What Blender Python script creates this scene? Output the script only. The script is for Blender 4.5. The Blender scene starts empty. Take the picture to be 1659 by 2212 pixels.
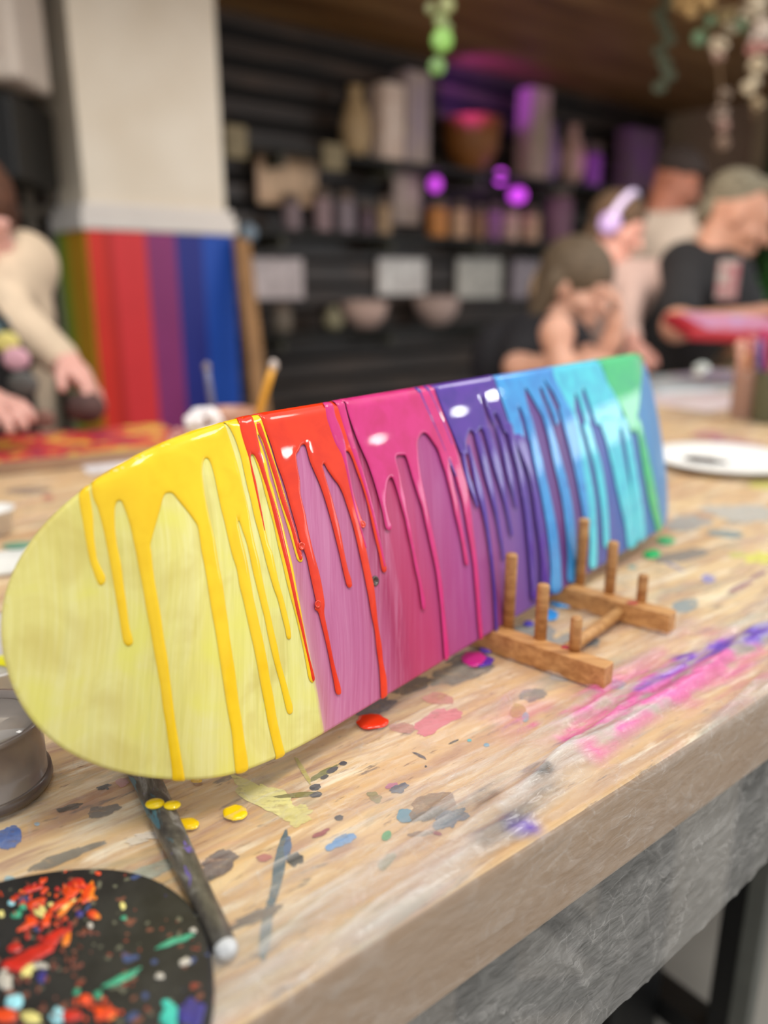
import bpy, math, random
import numpy as np
from mathutils import Vector, Matrix
from mathutils.geometry import delaunay_2d_cdt
rng = np.random.default_rng(7)
random.seed(7)
COL = bpy.context.scene.collection
# ------------------------------------------------------------------ camera model (photo 1659 x 2212)
FPX, PITCH, CAMH = 1698.0, math.radians(16.2), 0.2942
def ray(px, py):
    r = (px-829.5)/FPX; u = (1106.0-py)/FPX
    return np.array([r, math.cos(PITCH)+u*math.sin(PITCH), -math.sin(PITCH)+u*math.cos(PITCH)])
EYE = np.array([0, 0, CAMH])
def at(px, py, depth):                      # a point seen at a pixel, at a distance along the lens axis
    return EYE + ray(px, py)*depth
def tab(px, py, z=0.0):                     # a point seen at a pixel on the table plane
    d = ray(px, py); return EYE + d*((z-CAMH)/d[2])
# ------------------------------------------------------------------ helpers
def srgb(h):
    h = h.lstrip('#'); c = [int(h[i:i+2], 16)/255 for i in (0, 2, 4)]
    return tuple([x/12.92 if x <= .04045 else ((x+.055)/1.055)**2.4 for x in c])+(1,)
def tag(o, label=None, cat=None, group=None, kind=None):
    if label: o['label'] = label
    if cat: o['category'] = cat
    if group: o['group'] = group
    if kind: o['kind'] = kind
    return o
def empty(name, loc, label, cat, group=None):
    o = bpy.data.objects.new(name, None); COL.objects.link(o); o.location = loc
    o.empty_display_size = .02
    return tag(o, label, cat, group)
def mesh(name, verts, faces, mat, parent=None, smooth=True, uv=None, attr=None):
    me = bpy.data.meshes.new(name)
    v = np.asarray(verts, float).reshape(-1, 3)
    if parent is not None: v = v - np.array(parent.location)[None]
    me.from_pydata(v.tolist(), [], [list(map(int, f)) for f in faces])
    if smooth: me.polygons.foreach_set('use_smooth', [True]*len(me.polygons))
    if uv is not None:
        l = me.uv_layers.new(name='UVMap'); vi = np.zeros(len(me.loops), int); me.loops.foreach_get('vertex_index', vi)
        l.data.foreach_set('uv', np.asarray(uv, float)[vi].ravel())
    if attr:
        for k, a in attr.items():
            at_ = me.attributes.new(k, 'FLOAT', 'POINT'); at_.data.foreach_set('value', np.asarray(a, float))
    me.update()
    o = bpy.data.objects.new(name, me); COL.objects.link(o)
    if parent is not None: o.parent = parent
    if mat: me.materials.append(mat)
    return o
class MB:
    def __init__(s): s.v = []; s.f = []
    def add(s, v, f):
        n = len(s.v); s.v += [tuple(map(float, q)) for q in v]; s.f += [tuple(i+n for i in q) for q in f]; return s
    def box(s, c, ax, ay, az, hx, hy, hz, bev=0.0):
        c, ax, ay, az = map(np.asarray, (c, ax, ay, az))
        b = min(bev, .49*min(hx, hy, hz)*2) if bev else 0
        if not b:
            v = [c+ax*hx*i+ay*hy*j+az*hz*k for i in (-1, 1) for j in (-1, 1) for k in (-1, 1)]
            return s.add(v, [(0, 1, 3, 2), (4, 6, 7, 5), (0, 4, 5, 1), (2, 3, 7, 6), (0, 2, 6, 4), (1, 5, 7, 3)])
        import bmesh
        bm = bmesh.new(); bmesh.ops.create_cube(bm, size=2)
        for q in bm.verts: q.co = Vector((q.co.x*hx, q.co.y*hy, q.co.z*hz))
        bmesh.ops.bevel(bm, geom=bm.edges[:], offset=b, segments=3, affect='EDGES', profile=.5)
        bm.verts.index_update()
        v = [c+ax*q.co.x+ay*q.co.y+az*q.co.z for q in bm.verts]; f = [[q.index for q in p.verts] for p in bm.faces]
        bm.free(); return s.add(v, f)
    def tube(s, pts, rad, n=14, cap=True, round_=0):
        pts = np.asarray(pts, float); m = len(pts); rad = np.broadcast_to(np.asarray(rad, float), (m,))
        t = np.gradient(pts, axis=0); t /= np.linalg.norm(t, axis=1)[:, None]
        up = np.array([0, 0, 1.]) if abs(t[0][2]) < .9 else np.array([1., 0, 0])
        v = []; 
        for i in range(m):
            a = np.cross(t[i], up); a /= np.linalg.norm(a); b = np.cross(t[i], a)
            for k in range(n):
                g = 2*math.pi*k/n; v.append(pts[i]+(a*math.cos(g)+b*math.sin(g))*rad[i])
        f = [(i*n+k, i*n+(k+1) % n, (i+1)*n+(k+1) % n, (i+1)*n+k) for i in range(m-1) for k in range(n)]
        if cap: f += [tuple(range(n-1, -1, -1)), tuple(range((m-1)*n, m*n))]
        return s.add(v, [tuple(reversed(q)) for q in f])
    def lathe(s, c, prof, n=40, axis=(0, 0, 1)):
        c = np.asarray(c, float); z = np.asarray(axis, float); z /= np.linalg.norm(z)
        u = np.array([1., 0, 0]) if abs(z[0]) < .9 else np.array([0, 1., 0]); x = np.cross(u, z); x /= np.linalg.norm(x); y = np.cross(z, x)
        v = [c+z*h+(x*math.cos(2*math.pi*k/n)+y*math.sin(2*math.pi*k/n))*r for r, h in prof for k in range(n)]
        m = len(prof)
        f = [(i*n+k, i*n+(k+1) % n, (i+1)*n+(k+1) % n, (i+1)*n+k) for i in range(m-1) for k in range(n)]
        f += [tuple(range(n-1, -1, -1)), tuple(range((m-1)*n, m*n))]
        return s.add(v, f)
    def ball(s, c, r, n=14, m=9, sc=(1, 1, 1)):
        c = np.asarray(c, float); v = []; 
        for i in range(m+1):
            a = math.pi*i/m
            for k in range(n):
                g = 2*math.pi*k/n; v.append(c+np.array([math.sin(a)*math.cos(g)*sc[0], math.sin(a)*math.sin(g)*sc[1], math.cos(a)*sc[2]])*r)
        return s.add(v, [(i*n+k, (i+1)*n+k, (i+1)*n+(k+1) % n, i*n+(k+1) % n) for i in range(m) for k in range(n)])
    def build(s, name, mat, parent=None, smooth=False):
        o = mesh(name, s.v, s.f, mat, parent, smooth)
        return o
# ------------------------------------------------------------------ materials
class NT:
    def __init__(s, name):
        s.m = bpy.data.materials.new(name); s.m.use_nodes = True; s.t = s.m.node_tree
        s.n = s.t.nodes; s.b = s.n['Principled BSDF']; s.out = s.n['Material Output']
    def node(s, typ, **k):
        q = s.n.new(typ)
        for a, v in k.items(): setattr(q, a, v)
        return q
    def link(s, a, b): s.t.links.new(a, b)
    def coords(s, kind='Object'): return s.node('ShaderNodeTexCoord').outputs[kind]
    def mapping(s, src, scale=(1, 1, 1), rot=(0, 0, 0)):
        m = s.node('ShaderNodeMapping'); m.inputs['Scale'].default_value = scale; m.inputs['Rotation'].default_value = rot
        s.link(src, m.inputs['Vector']); return m.outputs[0]
    def noise(s, vec, scale=5, detail=4, rough=.55, dist=0):
        q = s.node('ShaderNodeTexNoise'); q.inputs['Scale'].default_value = scale; q.inputs['Detail'].default_value = detail
        q.inputs['Roughness'].default_value = rough; q.inputs['Distortion'].default_value = dist
        if vec is not None: s.link(vec, q.inputs['Vector'])
        return q.outputs['Fac']
    def ramp(s, fac, stops, interp='LINEAR'):
        q = s.node('ShaderNodeValToRGB'); cr = q.color_ramp; cr.interpolation = interp
        while len(cr.elements) > 1: cr.elements.remove(cr.elements[-1])
        for i, (p, c) in enumerate(stops):
            e = cr.elements[0] if i == 0 else cr.elements.new(p)
            e.position = p; e.color = c if not isinstance(c, str) else srgb(c)
        s.link(fac, q.inputs['Fac']); return q.outputs['Color']
    def mix(s, fac, a, b, mode='MIX'):
        q = s.node('ShaderNodeMix', data_type='RGBA', blend_type=mode)
        if isinstance(fac, (int, float)): q.inputs[0].default_value = fac
        else: s.link(fac, q.inputs[0])
        for x, i in ((a, 6), (b, 7)):
            if isinstance(x, str): q.inputs[i].default_value = srgb(x)
            elif isinstance(x, tuple): q.inputs[i].default_value = x
            else: s.link(x, q.inputs[i])
        return q.outputs[2]
    def math(s, op, a, b=None, c=None, clamp=False):
        q = s.node('ShaderNodeMath', operation=op); q.use_clamp = clamp
        for i, x in enumerate((a, b, c)):
            if x is None: continue
            if isinstance(x, (int, float)): q.inputs[i].default_value = x
            else: s.link(x, q.inputs[i])
        return q.outputs[0]
    def bump(s, h, strength=.3, dist=.001):
        q = s.node('ShaderNodeBump'); q.inputs['Strength'].default_value = strength; q.inputs['Distance'].default_value = dist
        s.link(h, q.inputs['Height']); s.link(q.outputs[0], s.b.inputs['Normal']); return q
    def set(s, **k):
        for a, v in k.items():
            i = s.b.inputs[a.replace('_', ' ')]
            if isinstance(v, (int, float, tuple)): i.default_value = v
            elif isinstance(v, str): i.default_value = srgb(v)
            else: s.link(v, i)
        return s
def mat(name, c, rough=.6, var=.12, scale=30, metal=0, coat=0, spec=.5, bump=0, c2=None, stretch=(1, 1, 1)):
    t = NT(name); col = srgb(c)
    n = t.noise(t.mapping(t.coords(), stretch), scale, 3)
    a = srgb(c2) if c2 else tuple(x*(1-var) for x in col[:3])+(1,)
    b = col if c2 else tuple(min(1, x*(1+var)) for x in col[:3])+(1,)
    t.set(Base_Color=t.ramp(n, [(.35, a), (.65, b)]), Roughness=rough, Metallic=metal, Specular_IOR_Level=spec)
    if coat: t.set(Coat_Weight=coat, Coat_Roughness=.06)
    if bump: t.bump(n, bump, .002)
    return t.m
def emit(name, c, power):
    t = NT(name); t.set(Base_Color=c, Emission_Color=c, Emission_Strength=power); return t.m
def vnoise(x, y, seed=0):
    r = np.random.default_rng(seed).random((256, 256))
    xi = np.floor(x).astype(int); yi = np.floor(y).astype(int); fx = x-xi; fy = y-yi
    fx = fx*fx*(3-2*fx); fy = fy*fy*(3-2*fy)
    g = lambda a, b: r[a % 256, b % 256]
    return (g(xi, yi)*(1-fx)+g(xi+1, yi)*fx)*(1-fy)+(g(xi, yi+1)*(1-fx)+g(xi+1, yi+1)*fx)*fy
def fbm(x, y, seed=0, o=4):
    s = 0; a = 1; t = 0
    for i in range(o): s = s+a*vnoise(x*2**i, y*2**i, seed+i); t += a; a *= .5
    return s/t
# ------------------------------------------------------------------ world, camera, lights
sc = bpy.context.scene
cam = bpy.data.cameras.new('camera'); co = bpy.data.objects.new('camera', cam); COL.objects.link(co); sc.camera = co
co.location = EYE; co.rotation_euler = (math.pi/2-PITCH, 0, 0)
cam.sensor_fit = 'VERTICAL'; cam.sensor_height = 36; cam.sensor_width = 27; cam.lens = FPX/2212*36
cam.clip_start = .02; cam.clip_end = 60
cam.dof.use_dof = True; cam.dof.focus_distance = .485; cam.dof.aperture_fstop = FSTOP = 2.45
sc.view_settings.view_transform = 'Standard'; sc.view_settings.look = 'None'; sc.view_settings.gamma = 1
sc.view_settings.exposure = 0.32
w = bpy.data.worlds.new('world'); sc.world = w; w.use_nodes = True
w.node_tree.nodes['Background'].inputs[0].default_value = (.95, .97, 1.0, 1); w.node_tree.nodes['Background'].inputs[1].default_value = .62
def area(name, loc, target, size, power, color=(1, 1, 1), sizey=None, spread=None):
    l = bpy.data.lights.new(name, 'AREA'); l.energy = power; l.color = color; l.size = size
    if sizey: l.shape = 'RECTANGLE'; l.size_y = sizey
    if spread: l.spread = spread
    o = bpy.data.objects.new(name, l); COL.objects.link(o); o.location = loc
    o.rotation_euler = (Vector(target)-Vector(loc)).to_track_quat('-Z', 'Y').to_euler(); return o
area('ceiling_light', (.3, -.1, 1.75), (.15, .6, 0), .5, 13, (1, .95, .87))
area('ceiling_light', (-.9, 1.6, 1.9), (-.2, 1.0, 0), .5, 13, (1, .95, .87))
area('ceiling_light', (1.6, 1.0, 1.9), (.8, 1.4, 0), .6, 13, (1, .96, .9))
area('ceiling_light', (1.9, 2.6, 2.0), (1.1, 2.9, 0), .6, 6, (1, .96, .9))
area('window_light', (4.3, 1.9, .52), (.2, .9, .15), 2.4, 10, (.86, .94, 1), .40)
area('wall_lamp', (4.5, .84, 1.60), (0, .5, .19), .04, .9, (1, .96, .88))
area('wall_lamp', (4.5, 1.40, 1.37), (0, .55, .19), .035, .6, (1, .97, .92))
area('wall_lamp', (4.5, 2.28, 1.36), (.1, .67, .2), .035, .7, (1, 1, 1))
area('wall_lamp', (4.5, 2.0, 1.33), (.06, .63, .2), .03, .6, (1, 1, 1))
area('track_light', (.6, 2.6, 1.35), (.6, 4.9, .9), .5, 8, (1, .84, .70), 2.2)  # unseen lamp added to brighten the slat wall and ceiling
area('track_light', (-.3, .9, 1.7), (-.7, 3.0, .9), .5, 21, (1, .93, .84))  # second added fill, brightens the column
# ------------------------------------------------------------------ signed-distance modelling for figures
def surface_nets(f, o, h):
    s = f < 0
    nx, ny, nz = f.shape; acc = np.zeros((nx-1, ny-1, nz-1, 3)); cnt = np.zeros((nx-1, ny-1, nz-1))
    idx = np.indices((nx-1, ny-1, nz-1)).transpose(1, 2, 3, 0).astype(float)
    c = [(0, 0, 0), (1, 0, 0), (0, 1, 0), (1, 1, 0), (0, 0, 1), (1, 0, 1), (0, 1, 1), (1, 1, 1)]
    sl = lambda a, q: a[q[0]:nx-1+q[0], q[1]:ny-1+q[1], q[2]:nz-1+q[2]]
    for i in range(8):
        for ax in range(3):
            j = list(c[i]); 
            if j[ax]: continue
            j[ax] = 1; fa, fb = sl(f, c[i]), sl(f, j); m = sl(s, c[i]) != sl(s, j)
            t = np.where(m, fa/(fa-fb+1e-12*(fa == fb)), 0)
            p = np.array(c[i], float)+t[..., None]*np.eye(3)[ax]
            acc += np.where(m[..., None], p, 0); cnt += m
    act = cnt > 0; vid = -np.ones(cnt.shape, int); vid[act] = np.arange(act.sum())
    V = (idx[act]+acc[act]/cnt[act][:, None])*h+o
    F = []
    for ax in range(3):
        a, b = (ax+1) % 3, (ax+2) % 3
        g0 = [slice(1, -1)]*3; g1 = [slice(1, -1)]*3; g0[ax] = slice(0, -1); g1[ax] = slice(1, None)
        s0, s1 = s[tuple(g0)], s[tuple(g1)]; m = s0 != s1; p = np.argwhere(m)
        if not len(p): continue
        off = np.ones(3, int); off[ax] = 0; p = p+off
        def vi(da, db):
            q = p.copy(); q[:, a] -= da; q[:, b] -= db; return vid[q[:, 0], q[:, 1], q[:, 2]]
        q = np.stack([vi(0, 0), vi(1, 0), vi(1, 1), vi(0, 1)], 1); fl = s0[m]
        q[~fl] = q[~fl][:, ::-1]; F.append(q)
    return V, np.concatenate(F)
class SDF:
    def __init__(s, k=.02): s.p = []; s.k = k
    def cone(s, a, b, ra, rb, k=None): s.p.append(('c', np.asarray(a, float), np.asarray(b, float), ra, rb, k)); return s
    def ell(s, c, r, R=None, k=None): s.p.append(('e', np.asarray(c, float), np.asarray(r, float), np.eye(3) if R is None else R, None, k)); return s
    def cut(s, c, r, R=None, k=.01): s.p.append(('x', np.asarray(c, float), np.asarray(r, float), np.eye(3) if R is None else R, None, k)); return s
    def plane(s, pt, n): s.p.append(('p', np.asarray(pt, float), np.asarray(n, float), None, None, None)); return s   # removes the side the normal points to
    def build(s, name, m, parent=None, h=.006):
        lo = np.full(3, 1e9); hi = -lo
        for q in s.p:
            if q[0] == 'c': r = max(q[3], q[4]); e = np.stack([q[1]-r, q[1]+r, q[2]-r, q[2]+r])
            elif q[0] == 'e': r = q[2].max(); e = np.stack([q[1]-r, q[1]+r])
            else: continue
            lo = np.minimum(lo, e.min(0)); hi = np.maximum(hi, e.max(0))
        lo -= .03; hi += .03; n = np.ceil((hi-lo)/h).astype(int)+1
        f = np.full(n, .08)
        ax = [lo[i]+h*np.arange(n[i]) for i in range(3)]
        for q in s.p:
            k = q[5] if q[5] is not None else s.k
            if q[0] == 'p':
                X, Y, Z = np.meshgrid(*ax, indexing='ij', sparse=True)
                f = np.maximum(f, (X-q[1][0])*q[2][0]+(Y-q[1][1])*q[2][1]+(Z-q[1][2])*q[2][2]); continue
            if q[0] == 'c': r = max(q[3], q[4]); a = np.minimum(q[1], q[2])-r; b = np.maximum(q[1], q[2])+r
            else: r = q[2].max(); a = q[1]-r; b = q[1]+r
            pad = .085
            i0 = np.clip(((a-pad-lo)/h).astype(int), 0, n-1); i1 = np.clip(((b+pad-lo)/h).astype(int)+2, 1, n)
            sl = tuple(slice(i0[i], i1[i]) for i in range(3))
            P = np.stack(np.meshgrid(*[ax[i][sl[i]] for i in range(3)], indexing='ij'), -1)
            if q[0] == 'c':
                ba = q[2]-q[1]; pa = P-q[1]; t = np.clip((pa@ba)/max(ba@ba, 1e-9), 0, 1)
                d = np.linalg.norm(pa-t[..., None]*ba, axis=-1)-(q[3]+(q[4]-q[3])*t)
            else:
                l = (P-q[1])@q[3]; k0 = np.linalg.norm(l/q[2], axis=-1); k1 = np.linalg.norm(l/q[2]**2, axis=-1)+1e-9; d = k0*(k0-1)/k1
            g = f[sl]
            if q[0] == 'x':
                d = -d; hh = np.clip(.5+.5*(d-g)/k, 0, 1); f[sl] = g*(1-hh)+d*hh+k*hh*(1-hh)
            else:
                hh = np.clip(.5+.5*(g-d)/k, 0, 1); f[sl] = g*(1-hh)+d*hh-k*hh*(1-hh)
        V, F = surface_nets(f, lo, h)
        return mesh(name, V, F, m, parent)
# ------------------------------------------------------------------ skateboard deck
BP = dict(ox=0.11381, oy=0.61944, oz=0.01975, phi=39.83805, lean=14.77860, L=0.81017, ns=0.11241, na=30.58168, ts=0.10000, ta=15.70910, conc=0.00580, e1=2.33569, nl=0.18299, e2=4.00000, tl=0.07028)
BW = .205
def _profile():
    b = BP; n = 400; s = np.linspace(0, b['L'], n+1)
    def ang(s, st, a): t = np.clip((st-s)/.05, 0, 1); return np.radians(a)*(t*t*(3-2*t))
    A = ang(s, b['ns'], b['na']); B = ang(b['L']-s, b['ts'], b['ta']); m = .5*(s[1:]+s[:-1]); a = np.interp(m, s, A); c = np.interp(m, s, B)
    al = np.concatenate([[0], np.cumsum(np.cos(a+c)*b['L']/n)]); al -= np.interp(b['L']/2, s, al)
    of = np.concatenate([[0], np.cumsum((np.sin(a)-np.sin(c))*b['L']/n)]); of -= np.interp(b['L']/2, s, of)
    return s, al, of
_S, _AL, _OF = _profile()
_ph, _th = math.radians(BP['phi']), math.radians(BP['lean'])
B_U = np.array([math.sin(_ph), math.cos(_ph), 0]); _nh = np.array([math.cos(_ph), -math.sin(_ph), 0]); _z = np.array([0, 0, 1.])
B_N = _nh*math.cos(_th)+_z*math.sin(_th); B_V = _z*math.cos(_th)-_nh*math.sin(_th)
def bsurf(u, v):
    u = np.asarray(u, float); v = np.asarray(v, float); b = BP
    off = np.interp(u, _S, _OF)-b['conc']*(np.abs(v)/(BW/2))**2+b['conc']
    return np.array([b['ox'], b['oy'], b['oz']])+np.interp(u, _S, _AL)[..., None]*B_U+(v+BW/2)[..., None]*B_V+off[..., None]*B_N
def bnorm(u, v):
    e = 1.5e-3; du = bsurf(np.clip(u+e, 0, BP['L']), v)-bsurf(np.clip(u-e, 0, BP['L']), v); dv = bsurf(u, v+e)-bsurf(u, v-e)
    n = np.cross(du, dv); n /= np.linalg.norm(n, axis=-1)[..., None]
    return np.where((n@B_N)[..., None] < 0, -n, n)
def bhw(u):
    b = BP; t = np.clip((b['nl']-u)/b['nl'], 0, 1); r = (1-t**b['e1']).clip(0)**(1/b['e1'])
    t = np.clip((u-(b['L']-b['tl']))/b['tl'], 0, 1); return np.minimum(r, (1-t**b['e2']).clip(0)**(1/b['e2']))*BW/2
deck = empty('skateboard_deck', bsurf(.4, -.1).tolist(), 'long painted skateboard deck standing on its side edge, rainbow drips running down its face', 'skateboard')
def deck_material():
    t = NT('painted_deck'); uv = t.coords('UV'); sep = t.node('ShaderNodeSeparateXYZ'); t.link(uv, sep.inputs[0]); u, v = sep.outputs[0], sep.outputs[1]
    # brushed streaks run across the deck, fanning a little
    wob = t.math('MULTIPLY', t.math('SUBTRACT', t.noise(t.mapping(uv, (1, 1, 1)), 4.5, 2, .5), .5), .030); cv = t.math('ADD', t.math('ADD', u, t.math('MULTIPLY', v, -.20)), wob); comb = t.node('ShaderNodeCombineXYZ'); t.link(t.math('MULTIPLY', cv, 420), comb.inputs[0]); t.link(t.math('MULTIPLY', v, 11), comb.inputs[1])
    fine = t.noise(comb.outputs[0], 1, 4, .7, .4)
    comb2 = t.node('ShaderNodeCombineXYZ'); t.link(t.math('MULTIPLY', cv, 62), comb2.inputs[0]); t.link(t.math('MULTIPLY', v, 9), comb2.inputs[1])
    broad = t.noise(comb2.outputs[0], 1, 3, .6, .8)
    bl = t.noise(t.mapping(uv, (1, 1, 1)), 26, 3, .5, .5)
    pos = t.math('ADD', u, t.math('MULTIPLY', v, .03))
    pos = t.math('ADD', pos, t.math('MULTIPLY', t.math('SUBTRACT', broad, .5), t.math('MULTIPLY', t.math('GREATER_THAN', u, .19), .03)))
    pos = t.math('ADD', pos, t.math('MULTIPLY', t.math('SUBTRACT', fine, .5), .0012))
    K = [(0, 'ece28a'), (.1, 'e9de7c'), (.1655, 'e8e58e'), (.1665, 'cf98a0'), (.170, 'c47c92'), (.180, 'c6749f'), (.21, 'bf6a98'), (.232, 'b85c86'), (.243, 'a83c66'), (.262, 'b83c68'),
         (.285, 'bb3f72'), (.305, 'ad4480'), (.335, 'a9468a'), (.352, 'a64c92'), (.375, '9c4c8a'), (.395, '83559e'), (.43, '6b4c98'), (.452, '5d4790'), (.47, '5c489a'), (.50, '643c80'),
         (.53, '5f4788'), (.56, '545aa0'), (.60, '4763ae'), (.66, '4673b4'), (.72, '428ac0'), (.80, '4690cc')]
    c = t.ramp(t.math('DIVIDE', pos, .82), [(a/.82, b) for a, b in K])
    # streaks of lighter and duller paint: yellow end and pink end differ
    yl = t.math('LESS_THAN', t.math('ADD', u, t.math('MULTIPLY', v, .03)), .1658)
    hi = t.mix(yl, 'd492b6', 'f4f0b2'); lo = t.mix(yl, '9c3060', 'b9b75c')
    strength = t.math('MULTIPLY_ADD', t.math('LESS_THAN', u, .26), .34, .12)
    c = t.mix(t.math('MULTIPLY', t.ramp(fine, [(.5, '000000'), (.72, 'ffffff')]), strength), c, hi)
    c = t.mix(t.math('MULTIPLY', t.ramp(fine, [(.28, 'ffffff'), (.5, '000000')]), t.math('MULTIPLY', strength, .6)), c, lo)
    c = t.mix(t.math('MULTIPLY', t.ramp(broad, [(.5, '000000'), (.7, 'ffffff')]), t.math('MULTIPLY', strength, .75)), c, hi)
    c = t.mix(t.math('MULTIPLY', t.ramp(bl, [(.3, 'ffffff'), (.5, '000000')]), t.math('MULTIPLY', yl, .55)), c, 'cdb860')
    c = t.mix(t.math('MULTIPLY', t.ramp(bl, [(.52, '000000'), (.7, 'ffffff')]), t.math('MULTIPLY', yl, .5)), c, 'ece85e')
    t.set(Base_Color=c, Roughness=.42, Specular_IOR_Level=.25, Coat_Weight=.1, Coat_Roughness=.25)
    t.bump(t.math('ADD', fine, t.math('MULTIPLY', broad, .8)), .35, .0006); return t.m
ER = .0031
def build_deck():
    nu, nv = 260, 41; u = BP['L']*(1-np.cos(np.linspace(.03, math.pi-.03, nu)))/2; hw = bhw(u)-ER
    U = np.repeat(u[:, None], nv, 1); tt = np.linspace(-1, 1, nv); V = hw[:, None]*np.sin(tt*math.pi/2)[None]
    Fr = bsurf(U, V); N = bnorm(U, V); TH = .0105; Bk = Fr-N*TH
    v = list(Fr.reshape(-1, 3))+list(Bk.reshape(-1, 3)); uv = np.stack([U, V], -1).reshape(-1, 2).tolist()*2; f = []; n0 = nu*nv
    g = lambda i, j: i*nv+j
    for i in range(nu-1):
        for j in range(nv-1):
            f.append((g(i, j), g(i+1, j), g(i+1, j+1), g(i, j+1))); f.append((n0+g(i, j), n0+g(i, j+1), n0+g(i+1, j+1), n0+g(i+1, j)))
    loop = [(i, 0) for i in range(nu)]+[(nu-1, j) for j in range(1, nv)]+[(i, nv-1) for i in range(nu-2, -1, -1)]+[(0, j) for j in range(nv-2, 0, -1)]
    P = np.array([Fr[a] for a in loop]); NN = np.array([N[a] for a in loop]); Q = np.array([Bk[a] for a in loop])
    T = np.roll(P, -1, 0)-np.roll(P, 1, 0); T /= np.linalg.norm(T, axis=1)[:, None]; O = np.cross(T, NN)
    O /= np.linalg.norm(O, axis=1)[:, None]; cen = P.mean(0); 
    if ((P-cen)*O).sum(1).mean() < 0: O = -O
    m = len(loop); rings = [[g(*a) for a in loop]]
    for fr in (.03, .08, .15, .25, .4, .6, .75, .85, .92, .97):
        bul = ER*math.sqrt(max(0, 1-(max(0, abs(fr-.5)-.1)/.4)**2)); st = len(v)
        v += list(P+(Q-P)*fr+O*bul); uv += [uv[k] for k in rings[0]]; rings.append(list(range(st, st+m)))
    rings.append([n0+g(*a) for a in loop])
    for r1, r2 in zip(rings[:-1], rings[1:]):
        for k in range(m): f.append((r1[k], r2[k], r2[(k+1) % m], r1[(k+1) % m]))
    return mesh('deck', v, f, deck_material(), deck, uv=uv)
build_deck()
def glossy_paint(name, c, c2, sc_=60):
    t = NT(name); n = t.noise(t.coords(), sc_, 3, .5, .6)
    t.set(Base_Color=t.ramp(n, [(.3, c2), (.62, c)]), Roughness=.35, Coat_Weight=.75, Coat_Roughness=.035, Specular_IOR_Level=.12)
    t.bump(t.noise(t.mapping(t.coords(), (1, 1, .5)), 220, 3, .5), .06, .001); return t.m
def smooth_closed(p, step):
    p = np.asarray(p, float); n = len(p); out = []
    for i in range(n):
        a, b, c, d = p[i-1], p[i], p[(i+1) % n], p[(i+2) % n]; L = np.linalg.norm(c-b); k = max(1, int(round(L/step)))
        for j in range(k):
            t = j/k; out.append(.5*((2*b)+(c-a)*t+(2*a-5*b+4*c-d)*t*t+(3*b-a-3*c+d)*t**3))
    return np.array(out)
def seg_dist(q, P):
    a = P; b = np.roll(P, -1, 0); d = b-a; L2 = (d*d).sum(1)+1e-12; out = np.empty(len(q))
    for i in range(0, len(q), 2000):
        w_ = q[i:i+2000, None]-a; t = np.clip((w_*d).sum(-1)/L2, 0, 1); out[i:i+2000] = np.sqrt(((w_-t[..., None]*d)**2).sum(-1)).min(1)
    return out
def inside(q, P):
    x, y = q[:, 0][:, None], q[:, 1][:, None]; a = P; b = np.roll(P, -1, 0)
    c = ((a[:, 1] > y) != (b[:, 1] > y)) & (x < (b[:, 0]-a[:, 0])*(y-a[:, 1])/(b[:, 1]-a[:, 1]+1e-15)+a[:, 0]); return c.sum(1) % 2 == 1
def pillow(poly, step=.0008, rings=(.00025, .0007, .0014, .0024), grid=.004):
    # triangulated outline with inner rings: returns 2-D points, distance to the edge, faces
    P = smooth_closed(poly, step); T = np.roll(P, -1, 0)-np.roll(P, 1, 0); T /= np.linalg.norm(T, axis=1)[:, None]+1e-12
    N = np.stack([-T[:, 1], T[:, 0]], 1); ar = (P[:, 0]*np.roll(P[:, 1], -1)-np.roll(P[:, 0], -1)*P[:, 1]).sum()
    if ar < 0: N = -N
    pts = [P]; dd = [np.zeros(len(P))]
    for i, r in enumerate(rings):
        q = (P+N*r)[::1 if i < 1 else 2]; d = seg_dist(q, P); ok = (d > r*.93) & inside(q, P); pts.append(q[ok]); dd.append(d[ok])
    lo, hi = P.min(0), P.max(0); gx, gy = np.meshgrid(np.arange(lo[0], hi[0], grid), np.arange(lo[1], hi[1], grid)); q = np.stack([gx.ravel(), gy.ravel()], 1)
    if len(q):
        q = q[inside(q, P)]
        if len(q): d = seg_dist(q, P); ok = d > rings[-1]+.0008; pts.append(q[ok]); dd.append(d[ok])
    A = np.concatenate(pts); D = np.concatenate(dd); n = len(P)
    S = 1000.0
    vo, eo, fo, ov, oe, of = delaunay_2d_cdt([Vector((float(a[0])*S, float(a[1])*S)) for a in A], [], [list(range(n))] if ar > 0 else [list(range(n))[::-1]], 1, 1e-5)
    V2 = np.array([[a.x/S, a.y/S] for a in vo]); dist = np.array([D[o[0]] if len(o) else 0 for o in ov])
    fo = [f if (V2[f[1]][0]-V2[f[0]][0])*(V2[f[2]][1]-V2[f[0]][1])-(V2[f[1]][1]-V2[f[0]][1])*(V2[f[2]][0]-V2[f[0]][0]) > 0 else f[::-1] for f in fo]
    return V2, dist, fo
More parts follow.
